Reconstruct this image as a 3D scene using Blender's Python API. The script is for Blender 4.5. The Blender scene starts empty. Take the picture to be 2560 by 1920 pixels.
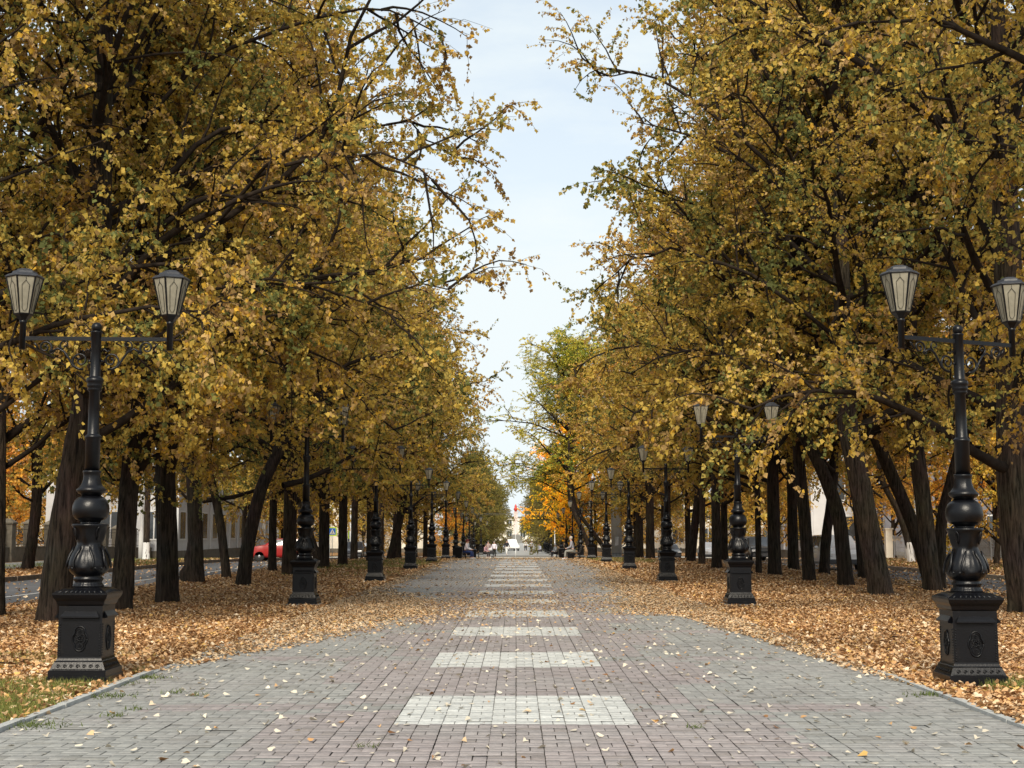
import bpy, bmesh, math, random
import numpy as np
from mathutils import Vector, Matrix
R = math.radians
rng = np.random.default_rng(7)
random.seed(7)
C = bpy.context.scene.collection
sc = bpy.context.scene

# ------------------------------------------------------------------ camera
F = 3450.0
cd = bpy.data.cameras.new('camera'); cam = bpy.data.objects.new('camera', cd); C.objects.link(cam)
cd.sensor_width = 36; cd.lens = 36 * F / 2560
cam.location = (0, 0, 1.53)
cam.rotation_euler = (R(90) + math.atan(375 / F), 0, math.atan(10 / F))
cd.clip_start = .1; cd.clip_end = 5000
sc.camera = cam

# ------------------------------------------------------------------ sky, sun, exposure
SUN_EL, SUN_AZ = 39, 186          # degrees; azimuth clockwise from +Y (north): light comes from the left, a little behind
w = bpy.data.worlds.new('World'); sc.world = w; w.use_nodes = True
nt = w.node_tree; nt.nodes.clear()
def N(t, kind, **kw):
    n = t.nodes.new(kind)
    for k, v in kw.items():
        if k[0] == '_': setattr(n, k[1:], v)
        else: n.inputs[k.replace('_', ' ')].default_value = v
    return n
out = N(nt, 'ShaderNodeOutputWorld'); bg = N(nt, 'ShaderNodeBackground', Strength=.12)
sky = N(nt, 'ShaderNodeTexSky', _sky_type='NISHITA', _sun_disc=False, _sun_elevation=R(SUN_EL), _sun_rotation=R(SUN_AZ),
        _air_density=1.0, _dust_density=2.0, _ozone_density=1.0)
tc = N(nt, 'ShaderNodeTexCoord'); sep = N(nt, 'ShaderNodeSeparateXYZ')
nt.links.new(tc.outputs['Generated'], sep.inputs[0])
mp = N(nt, 'ShaderNodeMapping'); mp.inputs['Scale'].default_value = (1.6, 1.6, 5)
nt.links.new(tc.outputs['Generated'], mp.inputs[0])
no = N(nt, 'ShaderNodeTexNoise', Scale=2.6, Detail=7, Roughness=.58); nt.links.new(mp.outputs[0], no.inputs['Vector'])
cr = N(nt, 'ShaderNodeValToRGB'); cr.color_ramp.elements[0].position = .42; cr.color_ramp.elements[1].position = .72
nt.links.new(no.outputs['Fac'], cr.inputs[0])
el = N(nt, 'ShaderNodeValToRGB')                      # thin high cloud, thicker low in the sky all the way round
e = el.color_ramp.elements; e[0].position = 0; e[0].color = (1, 1, 1, 1); e[1].position = .75; e[1].color = (.52, .52, .52, 1)
m_ = el.color_ramp.elements.new(.12); m_.color = (.92, .92, .92, 1)
m_ = el.color_ramp.elements.new(.3); m_.color = (.70, .70, .70, 1)
nt.links.new(sep.outputs['Z'], el.inputs[0])
ma = N(nt, 'ShaderNodeMath', _operation='MULTIPLY_ADD'); ma.inputs[1].default_value = .4
nt.links.new(cr.outputs[0], ma.inputs[0]); nt.links.new(el.outputs[0], ma.inputs[2])
ma.use_clamp = True
mx = N(nt, 'ShaderNodeMix', _data_type='RGBA'); nt.links.new(ma.outputs[0], mx.inputs[0])
nt.links.new(sky.outputs[0], mx.inputs[6]); mx.inputs[7].default_value = (4.55, 4.95, 5.05, 1)
nt.links.new(mx.outputs[2], bg.inputs[0]); nt.links.new(bg.outputs[0], out.inputs[0])
sl = bpy.data.lights.new('sun', 'SUN'); so = bpy.data.objects.new('sun', sl); C.objects.link(so)
sl.energy = 3.0; sl.angle = R(16); sl.color = (1, .9, .74)
sd = Vector((math.sin(R(SUN_AZ)) * math.cos(R(SUN_EL)), math.cos(R(SUN_AZ)) * math.cos(R(SUN_EL)), math.sin(R(SUN_EL))))
so.rotation_euler = sd.to_track_quat('Z', 'Y').to_euler(); so.location = (0, 0, 60)
vs = sc.view_settings; vs.view_transform = 'Standard'; vs.look = 'None'; vs.gamma = 1; vs.exposure = .72; vs.use_curve_mapping = False
sc.cycles.max_bounces = 7; sc.cycles.diffuse_bounces = 4; sc.cycles.transmission_bounces = 5; sc.cycles.glossy_bounces = 3

# ------------------------------------------------------------------ helpers
ORD = ['nearest', 'second', 'third', 'fourth', 'fifth', 'sixth', 'seventh', 'eighth', 'ninth', 'tenth']
def tag(o, label=None, cat=None, group=None, kind=None):
    if label: o['label'] = label
    if cat: o['category'] = cat
    if group: o['group'] = group
    if kind: o['kind'] = kind
    return o
def gz(y): return float(np.interp(y, GK, GV))
GK = [-50, 80, 95, 105, 120, 150, 165, 5000]; GV = [0, 0, -.17, -.34, -.58, -1.05, -1.2, -1.2]
def empty(name, loc=(0, 0, 0), rz=0, s=1):
    o = bpy.data.objects.new(name, None); C.objects.link(o); o.location = loc; o.rotation_euler = (0, 0, rz); o.scale = (s, s, s)
    o.empty_display_size = .2
    return o
def link(name, me, parent=None, mat=None):
    o = bpy.data.objects.new(name, me); C.objects.link(o)
    if parent: o.parent = parent
    if mat and not me.materials: me.materials.append(mat)
    return o
def npmesh(name, V, Fq, mat=None, smooth=False, col=None, k=None):
    """V (n,3), Fq (m,k) faces"""
    V = np.asarray(V, np.float32); Fq = np.asarray(Fq, np.int32); k = Fq.shape[1]
    me = bpy.data.meshes.new(name); me.vertices.add(len(V)); me.vertices.foreach_set('co', V.ravel())
    me.loops.add(Fq.size); me.loops.foreach_set('vertex_index', Fq.ravel())
    me.polygons.add(len(Fq)); me.polygons.foreach_set('loop_start', np.arange(0, Fq.size, k, dtype=np.int32))
    me.polygons.foreach_set('loop_total', np.full(len(Fq), k, np.int32))
    if smooth: me.polygons.foreach_set('use_smooth', np.ones(len(Fq), bool))
    if col is not None:
        a = me.color_attributes.new('tone', 'FLOAT_COLOR', 'POINT')
        c = np.ones((len(V), 4), np.float32); c[:, :3] = col; a.data.foreach_set('color', c.ravel())
    me.update(calc_edges=True)
    if mat: me.materials.append(mat)
    return me
class MB:
    """collects boxes, lathes, tubes and builds them as one mesh"""
    def __init__(s): s.v = []; s.f = []; s.sm = []
    def add(s, v, f, sm=False):
        n = len(s.v); s.v += [tuple(p) for p in v]; s.f += [tuple(i + n for i in q) for q in f]; s.sm += [sm] * len(f); return s
    def box(s, cx, cy, cz, sx, sy, sz, rz=0, top=1.0, rx=0):
        M = Matrix.Rotation(rz, 3, 'Z') @ Matrix.Rotation(rx, 3, 'X'); v = []
        for k in (-1, 1):
            t = top if k > 0 else 1
            for a, b in ((-1, -1), (1, -1), (1, 1), (-1, 1)):
                p = M @ Vector((a * sx / 2 * t, b * sy / 2 * t, k * sz / 2)); v.append((p.x + cx, p.y + cy, p.z + cz))
        return s.add(v, [(3, 2, 1, 0), (4, 5, 6, 7), (0, 1, 5, 4), (1, 2, 6, 5), (2, 3, 7, 6), (3, 0, 4, 7)])
    def lathe(s, prof, seg=24, cx=0, cy=0, fn=None, sm=True, cap=True, ph=0):
        v = []
        for i, (r, z) in enumerate(prof):
            for j in range(seg):
                a = 2 * math.pi * j / seg + ph; rr = r if fn is None else fn(r, z, a)
                v.append((cx + rr * math.cos(a), cy + rr * math.sin(a), z))
        f = [(i * seg + j, i * seg + (j + 1) % seg, (i + 1) * seg + (j + 1) % seg, (i + 1) * seg + j) for i in range(len(prof) - 1) for j in range(seg)]
        s.add(v, f, sm)
        if cap:
            n = len(s.v) - len(v)
            s.f += [tuple(n + j for j in reversed(range(seg))), tuple(n + (len(prof) - 1) * seg + j for j in range(seg))]; s.sm += [False, False]
        return s
    def sq(s, prof, cx=0, cy=0, rz=0):
        """square rings: prof = (half width, z)"""
        v = []
        for r, z in prof:
            for a, b in ((-1, -1), (1, -1), (1, 1), (-1, 1)):
                x, y = a * r, b * r
                v.append((cx + x * math.cos(rz) - y * math.sin(rz), cy + x * math.sin(rz) + y * math.cos(rz), z))
        f = [(i * 4 + j, i * 4 + (j + 1) % 4, (i + 1) * 4 + (j + 1) % 4, (i + 1) * 4 + j) for i in range(len(prof) - 1) for j in range(4)]
        f += [(3, 2, 1, 0), tuple((len(prof) - 1) * 4 + j for j in range(4))]
        return s.add(v, f)
    def tube(s, pts, r, seg=6, sm=True):
        pts = [Vector(p) for p in pts]; n = len(pts)
        rr = r if isinstance(r, (list, tuple)) else [r] * n; v = []
        for i, p in enumerate(pts):
            t = (pts[min(i + 1, n - 1)] - pts[max(i - 1, 0)]).normalized()
            u = t.cross(Vector((0, 1, 0.013))); u = u.normalized() if u.length > .05 else t.cross(Vector((1, 0, 0))).normalized()
            b = t.cross(u)
            for j in range(seg):
                a = 2 * math.pi * j / seg; q = p + (u * math.cos(a) + b * math.sin(a)) * rr[i]; v.append(tuple(q))
        f = [(i * seg + j, i * seg + (j + 1) % seg, (i + 1) * seg + (j + 1) % seg, (i + 1) * seg + j) for i in range(n - 1) for j in range(seg)]
        f += [tuple(reversed(range(seg))), tuple((n - 1) * seg + j for j in range(seg))]
        return s.add(v, f, sm)
    def ball(s, c, r, seg=12, rings=8, sz=1):
        prof = [(max(1e-4, r * math.sin(math.pi * i / rings)), c[2] - r * sz * math.cos(math.pi * i / rings)) for i in range(rings + 1)]
        return s.lathe(prof, seg, c[0], c[1], cap=False)
    def mesh(s, name, mat=None):
        me = bpy.data.meshes.new(name); me.from_pydata(s.v, [], s.f); me.polygons.foreach_set('use_smooth', s.sm)
        if mat: me.materials.append(mat)
        me.update(); return me
    def build(s, name, mat, parent=None, bevel=0):
        o = link(name, s.mesh(name, mat), parent)
        if bevel:
            b = o.modifiers.new('bevel', 'BEVEL'); b.width = bevel; b.segments = 2; b.limit_method = 'ANGLE'
        return o

# ------------------------------------------------------------------ materials
def mat(name, col, rough=.8, bump=0, bscale=40, var=.12, vscale=3, metal=0, spec=.5, detail=5, tint=False, coat=0, vstretch=None, translucent=0, wear=None):
    m = bpy.data.materials.new(name); m.use_nodes = True; t = m.node_tree; b = t.nodes['Principled BSDF']
    b.inputs['Roughness'].default_value = rough; b.inputs['Metallic'].default_value = metal
    b.inputs['Specular IOR Level'].default_value = spec; b.inputs['Coat Weight'].default_value = coat
    tcn = N(t, 'ShaderNodeTexCoord'); vec = tcn.outputs['Object']
    if vstretch:
        mpn = N(t, 'ShaderNodeMapping'); mpn.inputs['Scale'].default_value = vstretch; t.links.new(vec, mpn.inputs[0]); vec = mpn.outputs[0]
    n1 = N(t, 'ShaderNodeTexNoise', Scale=vscale, Detail=detail, Roughness=.6); t.links.new(vec, n1.inputs['Vector'])
    mr = N(t, 'ShaderNodeMapRange'); mr.inputs[1].default_value = .3; mr.inputs[2].default_value = .7
    mr.inputs[3].default_value = 1 - var; mr.inputs[4].default_value = 1 + var; t.links.new(n1.outputs['Fac'], mr.inputs[0])
    vm = N(t, 'ShaderNodeVectorMath', _operation='SCALE'); t.links.new(mr.outputs[0], vm.inputs[3])
    if tint:
        at = N(t, 'ShaderNodeAttribute', _attribute_name='tone'); oi = N(t, 'ShaderNodeObjectInfo')
        mu = N(t, 'ShaderNodeVectorMath', _operation='MULTIPLY'); t.links.new(at.outputs['Color'], mu.inputs[0]); t.links.new(oi.outputs['Color'], mu.inputs[1])
        t.links.new(mu.outputs[0], vm.inputs[0])
    else: vm.inputs[0].default_value = col[:3]
    src = vm.outputs[0]
    if wear:
        wn = N(t, 'ShaderNodeTexNoise', Scale=wear[1], Detail=8, Roughness=.7); t.links.new(vec, wn.inputs['Vector'])
        wr = N(t, 'ShaderNodeMapRange'); wr.inputs[1].default_value = wear[2]; wr.inputs[2].default_value = wear[2] + .12; t.links.new(wn.outputs['Fac'], wr.inputs[0])
        wm = N(t, 'ShaderNodeMix', _data_type='RGBA'); t.links.new(wr.outputs[0], wm.inputs[0]); t.links.new(src, wm.inputs[6]); wm.inputs[7].default_value = (*wear[0], 1); src = wm.outputs[2]
    t.links.new(src, b.inputs['Base Color'])
    if bump:
        n2 = N(t, 'ShaderNodeTexNoise', Scale=bscale, Detail=6, Roughness=.65); t.links.new(vec, n2.inputs['Vector'])
        bp = N(t, 'ShaderNodeBump', Strength=bump, Distance=.02); t.links.new(n2.outputs['Fac'], bp.inputs['Height']); t.links.new(bp.outputs[0], b.inputs['Normal'])
    if translucent:
        tr = N(t, 'ShaderNodeBsdfTranslucent'); t.links.new(src, tr.inputs[0]); ms = N(t, 'ShaderNodeMixShader'); ms.inputs[0].default_value = translucent
        o = t.nodes['Material Output']; t.links.new(b.outputs[0], ms.inputs[1]); t.links.new(tr.outputs[0], ms.inputs[2]); t.links.new(ms.outputs[0], o.inputs[0])
    return m
M = {}
M['iron'] = mat('black_iron', (.0025, .0027, .004), .34, .12, 60, .3, 5, spec=.3, wear=((.016, .013, .011), 9, .6))
M['leaf'] = mat('linden_leaf', (1, 1, 1), .62, tint=True, var=.0, spec=.25, translucent=.45)
M['litter'] = mat('fallen_leaf', (1, 1, 1), .75, tint=True, var=.1, spec=.2, translucent=.12)
M['grass'] = mat('grass_blade', (1, 1, 1), .7, tint=True, var=.0, spec=.2, translucent=.25)
M['paver'] = mat('concrete_paver', (1, 1, 1), .88, .35, 120, .16, 22, tint=True, spec=.3, wear=((.13, .125, .105), 2.3, .60))
M['sand'] = mat('joint_sand', (.075, .07, .06), .95, .5, 60, .4, 10)
M['twig'] = mat('twig_bark', (.022, .016, .012), .95, .9, 22, .5, 7, spec=.15)
M['asphalt'] = mat('asphalt', (.085, .09, .1), .85, .4, 90, .16, .7, wear=((.13, .13, .135), 1.3, .6))
M['kerb'] = mat('kerb_concrete', (.36, .37, .36), .9, .4, 60, .18, 6)
M['oldkerb'] = mat('old_kerb', (.16, .12, .09), .95, .4, 40, .35, 3)
M['concrete'] = mat('concrete', (.19, .19, .18), .92, .4, 50, .2, 5)
M['whitepaint'] = mat('white_paint', (.62, .63, .63), .6, .1, 30, .08, 3)
M['wall_white'] = mat('white_render', (.52, .53, .55), .85, .1, 30, .07, 1.2)
M['wall_grey'] = mat('grey_render', (.15, .15, .17), .9, .1, 30, .15, .8)
M['wall_cream'] = mat('cream_render', (.74, .70, .60), .85, .1, 30, .08, 1)
M['stone'] = mat('weathered_stone', (.13, .115, .09), .95, .5, 20, .3, 3)
M['window'] = mat('window_glass', (.05, .06, .07), .12, var=.2, spec=.8)
M['curtain'] = mat('window_blind', (.3, .3, .29), .6, var=.15)
M['mesh_grey'] = mat('galvanised_steel', (.42, .45, .48), .45, var=.1, metal=.4)
M['wood'] = mat('dark_bench_wood', (.045, .035, .03), .6, .2, 30, .3, 8, vstretch=(1, 12, 12))
M['tyre'] = mat('tyre_rubber', (.02, .02, .02), .85, var=.1)
M['rim'] = mat('wheel_rim', (.35, .36, .38), .35, metal=.7, var=.05)
M['red_lens'] = mat('red_lamp_lens', (.45, .015, .01), .25, var=.05)
M['clear_lens'] = mat('clear_lamp_lens', (.7, .7, .7), .15, var=.03)
M['skin'] = mat('skin', (.5, .3, .22), .6, var=.05)
def simple(name, col, rough=.8, **k): return mat(name, col, rough, **k)

def leafy_ground():
    m = bpy.data.materials.new('leaf_litter_ground'); m.use_nodes = True; t = m.node_tree; b = t.nodes['Principled BSDF']; b.inputs['Roughness'].default_value = .95
    b.inputs['Specular IOR Level'].default_value = .15
    g = N(t, 'ShaderNodeTexCoord')
    v = N(t, 'ShaderNodeTexVoronoi', Scale=16, Randomness=1); t.links.new(g.outputs['Object'], v.inputs['Vector'])
    r = N(t, 'ShaderNodeValToRGB'); sp = N(t, 'ShaderNodeSeparateColor'); t.links.new(v.outputs['Color'], sp.inputs[0]); t.links.new(sp.outputs[0], r.inputs[0])
    el = r.color_ramp.elements; el[0].color = (.10, .045, .018, 1); el[1].color = (.46, .30, .15, 1)
    for p, c in ((.3, (.20, .10, .04, 1)), (.55, (.33, .18, .075, 1)), (.8, (.40, .23, .10, 1))):
        x = el.new(p); x.color = c
    n2 = N(t, 'ShaderNodeTexNoise', Scale=.35, Detail=5, Roughness=.6); t.links.new(g.outputs['Object'], n2.inputs['Vector'])
    r2 = N(t, 'ShaderNodeMapRange'); r2.inputs[1].default_value = .55; r2.inputs[2].default_value = .75; t.links.new(n2.outputs['Fac'], r2.inputs[0])
    mm = N(t, 'ShaderNodeMix', _data_type='RGBA'); t.links.new(r2.outputs[0], mm.inputs[0]); t.links.new(r.outputs[0], mm.inputs[6]); mm.inputs[7].default_value = (.11, .09, .04, 1)
    t.links.new(mm.outputs[2], b.inputs['Base Color'])
    bp = N(t, 'ShaderNodeBump', Strength=.9, Distance=.03); t.links.new(v.outputs['Distance'], bp.inputs['Height']); t.links.new(bp.outputs[0], b.inputs['Normal'])
    return m
M['litter_ground'] = leafy_ground()
def path_far():
    m = bpy.data.materials.new('far_paving'); m.use_nodes = True; t = m.node_tree; b = t.nodes['Principled BSDF']; b.inputs['Roughness'].default_value = .9
    g = N(t, 'ShaderNodeTexCoord')
    br = N(t, 'ShaderNodeTexBrick', Scale=1.0); br.inputs['Color1'].default_value = (.27, .26, .25, 1); br.inputs['Color2'].default_value = (.31, .30, .29, 1)
    br.inputs['Mortar'].default_value = (.09, .085, .08, 1); br.inputs['Mortar Size'].default_value = .012
    br.inputs['Brick Width'].default_value = .2; br.inputs['Row Height'].default_value = .1
    t.links.new(g.outputs['Object'], br.inputs['Vector'])
    # painted white bars every 4.8 m along the middle
    sp = N(t, 'ShaderNodeSeparateXYZ'); t.links.new(g.outputs['Object'], sp.inputs[0])
    def M2(op, a, bb, c=None):
        n = N(t, 'ShaderNodeMath', _operation=op)
        for i, x in enumerate((a, bb, c)):
            if x is None: continue
            if isinstance(x, (int, float)): n.inputs[i].default_value = x
            else: t.links.new(x, n.inputs[i])
        return n.outputs[0]
    yy = M2('MODULO', M2('ADD', sp.outputs[1], -11.4 + 49), 4.9); inb = M2('LESS_THAN', yy, 2.0)
    xx = M2('LESS_THAN', M2('ABSOLUTE', M2('ADD', sp.outputs[0], -.06), 0), 1.0)
    n3 = N(t, 'ShaderNodeTexNoise', Scale=3, Detail=6); t.links.new(g.outputs['Object'], n3.inputs['Vector'])
    f = M2('MULTIPLY', M2('MULTIPLY', inb, xx), M2('MULTIPLY', n3.outputs['Fac'], 1.9))
    mm = N(t, 'ShaderNodeMix', _data_type='RGBA'); t.links.new(f, mm.inputs[0]); t.links.new(br.outputs[0], mm.inputs[6]); mm.inputs[7].default_value = (.47, .48, .48, 1)
    t.links.new(mm.outputs[2], b.inputs['Base Color'])
    return m
M['far_paving'] = path_far()
def bark():
    m = bpy.data.materials.new('furrowed_bark'); m.use_nodes = True; t = m.node_tree; b = t.nodes['Principled BSDF']; b.inputs['Roughness'].default_value = .95
    b.inputs['Specular IOR Level'].default_value = .2
    g = N(t, 'ShaderNodeTexCoord'); mpn = N(t, 'ShaderNodeMapping'); mpn.inputs['Scale'].default_value = (16, 16, 1.6); t.links.new(g.outputs['Object'], mpn.inputs[0])
    n = N(t, 'ShaderNodeTexNoise', Scale=1.5, Detail=7, Roughness=.65, Distortion=.4); t.links.new(mpn.outputs[0], n.inputs['Vector'])
    r = N(t, 'ShaderNodeValToRGB'); el = r.color_ramp.elements; el[0].position = .36; el[0].color = (.012, .009, .007, 1); el[1].position = .72; el[1].color = (.16, .13, .105, 1)
    t.links.new(n.outputs['Fac'], r.inputs[0])
    n2 = N(t, 'ShaderNodeTexNoise', Scale=1.2, Detail=3); t.links.new(g.outputs['Object'], n2.inputs['Vector'])
    mm = N(t, 'ShaderNodeMix', _data_type='RGBA', _blend_type='MULTIPLY'); mm.inputs[0].default_value = .5; t.links.new(r.outputs[0], mm.inputs[6]); t.links.new(n2.outputs['Color'], mm.inputs[7])
    oi = N(t, 'ShaderNodeObjectInfo'); mu = N(t, 'ShaderNodeVectorMath', _operation='MULTIPLY'); t.links.new(mm.outputs[2], mu.inputs[0]); t.links.new(oi.outputs['Color'], mu.inputs[1])
    t.links.new(mu.outputs[0], b.inputs['Base Color'])
    bp = N(t, 'ShaderNodeBump', Strength=1, Distance=.04); t.links.new(n.outputs['Fac'], bp.inputs['Height']); t.links.new(bp.outputs[0], b.inputs['Normal'])
    return m
M['bark'] = bark()

# ------------------------------------------------------------------ ground, path, roads
YS = [-60, -10, 8, 40, 60, 80, 87, 95, 105, 120, 135, 150, 165, 200, 400, 1200, 3500]
def strip(name, x0, x1, y0, y1, dz, m, label=None, nx=2):
    ys = sorted({y0, y1, *[y for y in YS if y0 < y < y1]}); xs = np.linspace(x0, x1, nx)
    V = [(x, y, gz(y) + dz) for y in ys for x in xs]; n = nx
    Fq = [(j * n + i, j * n + i + 1, (j + 1) * n + i + 1, (j + 1) * n + i) for j in range(len(ys) - 1) for i in range(n - 1)]
    o = link(name, npmesh(name, V, Fq, m)); tag(o, label, kind='structure'); return o
strip('ground', -1500, 1500, -60, 3500, -.16, mat('earth', (.11, .09, .05), .95, .3, 8, .3, .15))
strip('lawn', -10.6, -4.09, -10, 154, -.01, M['litter_ground'])
strip('lawn', 4.09, 11.4, -10, 154, -.01, M['litter_ground'])
strip('lawn', -70, -17.7, -10, 154, -.01, M['litter_ground'])
strip('lawn', 17.5, 70, -10, 154, -.01, M['litter_ground'])
strip('road', -17.55, -10.72, -10, 155, -.12, M['asphalt'], 'grey asphalt side road left of the tree rows')
strip('road', 11.52, 17.35, -10, 155, -.12, M['asphalt'], 'grey asphalt side road right of the tree rows')
strip('path', -4.0, 4.0, 40.0, 154, -.004, M['far_paving'], 'paved central path receding between the lamp posts')
strip('footpath', -27.2, -22.4, -10, 154, .0, M['concrete'], 'pale footpath beyond the left road')
strip('crossing_road', -120, 120, 156, 176, -.1, mat('pale_asphalt', (.34, .31, .26), .9, .2, 50, .12, .5), 'pale sunlit road crossing the far end of the path')
strip('plaza', -5.5, 5.5, 178, 420, -.03, mat('plaza_paving', (.33, .33, .32), .9, .2, 50, .12, .5), 'pale paving beyond the crossing road')
strip('lawn', -90, -5.6, 178, 420, -.02, M['litter_ground'])
strip('lawn', 5.6, 90, 178, 420, -.02, M['litter_ground'])
# dashed centre lines
for X0 in (-13.4, 14.4):
    mb = MB()
    for y in np.arange(20, 150, 6.0):
        mb.box(X0, y, gz(y) - .114, .11, 3.2, .004)
    tag(mb.build('road_marking', M['whitepaint']), kind='structure')

# path bed and pavers
strip('path', -4.0, 4.0, 7.0, 40.0, -.035, M['sand'], 'bed of the paved path')
bed = [o for o in C.objects if o.name.startswith('path')][-1]
CELL = .2
def fbm(x, y, s, seed):
    r2 = np.random.default_rng(seed); out = np.zeros_like(x)
    for k in range(5):
        a = r2.uniform(0, 6.28, 3); d = r2.uniform(0, 6.28); out += np.sin((x * math.cos(d) + y * math.sin(d)) * s * (1 + .6 * k) + a[0] + 1.3 * np.sin((x * math.sin(a[1]) + y * math.cos(a[1])) * s * 1.3 + a[2])) / (1 + .5 * k)
    return out / 2.5
bricks = []
for j in range(int((40 - 7.4) / CELL)):
    for i in range(40):
        x0 = -4.0 + i * CELL; y0 = 7.4 + j * CELL
        if (i + j) % 2: bricks += [(x0 + .05, y0 + .1, 0), (x0 + .15, y0 + .1, 0)]
        else: bricks += [(x0 + .1, y0 + .05, 1), (x0 + .1, y0 + .15, 1)]
B = np.array(bricks); nb = len(B)
colw = B[:, 0] + .05 * fbm(B[:, 0], B[:, 1], .25, 3)
pink = (np.abs(B[:, 0] - .05) < 1.85 + .25 * np.sign(np.sin(B[:, 1] * 1.3)))
band = (np.mod(B[:, 1] - 12.3, 4.8) < .45) & (np.abs(B[:, 0]) < 3.3)
tt = rng.random(nb)
mixp = np.clip(np.where(pink ^ (band & (tt < .85)), .85, .08) + .25 * fbm(B[:, 0], B[:, 1], 2.3, 5), 0, 1)
grey = np.array([.26, .262, .25]); pk = np.array([.27, .24, .236])
PC = grey + (pk - grey) * mixp[:, None]
PC = PC * (1 + .07 * fbm(B[:, 0], B[:, 1], 1.1, 9))[:, None] * rng.normal(1, .055, nb)[:, None]
odd = rng.random(nb) < .1; PC[odd] = PC[odd] * np.array([.86, .85, .83])
zc = np.mod(B[:, 1] - 11.4, 4.9); patch = (B[:, 1] > 11.3) & (zc < 2.0) & (np.abs(B[:, 0] - .0) < 1.0)
wear = np.clip(.93 + .09 * fbm(B[:, 0], B[:, 1], 5, 11), .6, 1)
PC[patch] = np.array([.50, .51, .49]) * (wear * rng.normal(1, .035, nb))[patch][:, None]
gapx = .0026
def brickverts(hw, hl, ch=.0042, dep=.03):
    return np.array([(-hw, -hl, -dep), (hw, -hl, -dep), (hw, hl, -dep), (-hw, hl, -dep),
                     (-hw, -hl, -ch), (hw, -hl, -ch), (hw, hl, -ch), (-hw, hl, -ch),
                     (-hw + ch, -hl + ch, 0), (hw - ch, -hl + ch, 0), (hw - ch, hl - ch, 0), (-hw + ch, hl - ch, 0)], np.float32)
BF = np.array([(8, 9, 10, 11), (4, 5, 9, 8), (5, 6, 10, 9), (6, 7, 11, 10), (7, 4, 8, 11), (0, 1, 5, 4), (1, 2, 6, 5), (2, 3, 7, 6), (3, 0, 4, 7)])
bv = brickverts(.05 - gapx, .1 - .0036)
dz = rng.normal(0, .0013, nb) - .005 * (rng.random(nb) < .03) + .004 * fbm(B[:, 0], B[:, 1], 1.5, 21); tx = rng.normal(0, .006, nb); ty = rng.normal(0, .006, nb)
colid = np.floor((B[:, 0] + 4) / CELL); jx = rng.normal(0, .0009, nb) + .0026 * np.sin(B[:, 1] * .9 + colid * 2.7) * np.sin(colid * 1.9 + B[:, 1] * .37); rzj = rng.normal(0, .006, nb)
seen = (B[:, 1] > 8.85) & (np.abs(B[:, 0]) < .375 * B[:, 1] + .1)
order = np.argsort(np.where(seen, B[:, 1], 1e6), kind='stable'); single = set(order[:300].tolist())
pav_me = npmesh('paver', bv, BF, M['paver'], col=np.ones((12, 3)))
for q in single:
    o = link('paver', pav_me, bed); o.location = (B[q, 0] + jx[q], B[q, 1], dz[q]); o.rotation_euler = (tx[q], ty[q], rzj[q] + (math.pi / 2 if B[q, 2] else 0))
    o.color = (*PC[q], 1)
rest = np.array([q for q in range(nb) if q not in single])
ca = np.cos(rzj[rest] + B[rest, 2] * math.pi / 2); sa = np.sin(rzj[rest] + B[rest, 2] * math.pi / 2)
VX = bv[None, :, 0] * ca[:, None] - bv[None, :, 1] * sa[:, None]; VY = bv[None, :, 0] * sa[:, None] + bv[None, :, 1] * ca[:, None]
VZ = bv[None, :, 2] + dz[rest][:, None] + VX * ty[rest][:, None] + VY * tx[rest][:, None]
V = np.stack([VX + (B[rest, 0] + jx[rest])[:, None], VY + B[rest, 1][:, None], VZ], -1).reshape(-1, 3)
FF = (BF[None, :5] + (np.arange(len(rest)) * 12)[:, None, None]).reshape(-1, 4)
o = link('paver', npmesh('paver_field', V, FF, M['paver'], col=np.repeat(PC[rest], 12, 0)), bed); o['kind'] = 'stuff'

for k in range(6):
    y0 = 11.4 + 4.9 * k
    if y0 < 38: link('paint_in_joints', npmesh('paint_in_joints', [(-1.0, y0, -.014), (1.0, y0, -.014), (1.0, y0 + 2, -.014), (-1.0, y0 + 2, -.014)], [(0, 1, 2, 3)], mat('seeped_paint', (.2, .2, .19), .9, .3, 60, .3, 8)), bed)

# kerbs
for sx in (-1, 1):
    k = empty('kerb', (sx * 4.045, 0, 0)); tag(k, 'thin concrete edging kerb along the %s side of the paved path' % ('left' if sx < 0 else 'right'), kind='structure')
    km = MB().box(0, 0, -.045, .082, .985, .15).mesh('kerb_stone', M['kerb'])
    for i, y in enumerate(np.arange(8, 70, 1.0)):
        o = link('kerb_stone', km, k); o.location = (random.gauss(0, .004), y, random.gauss(0, .004) - (0 if y < 15.6 else .022)); o.rotation_euler = (0, random.gauss(0, .015), random.gauss(0, .003))
for X0, a in ((-10.66, 'near side of the left road'), (-17.62, 'far side of the left road'), (11.46, 'near side of the right road'), (17.42, 'far side of the right road')):
    k = empty('kerb', (X0, 0, 0)); tag(k, 'weathered kerb along the ' + a, kind='structure')
    km = MB().box(0, 0, 0, .12, 1.96, .22).mesh('kerb_stone', M['oldkerb'] if X0 < 15 else mat('pale_kerb', (.36, .3, .24), .95, .4, 40, .3, 2))
    for y in np.arange(20, 154, 2.0):
        o = link('kerb_stone', km, k); o.location = (random.gauss(0, .01), y, gz(y) - .06)

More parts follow.
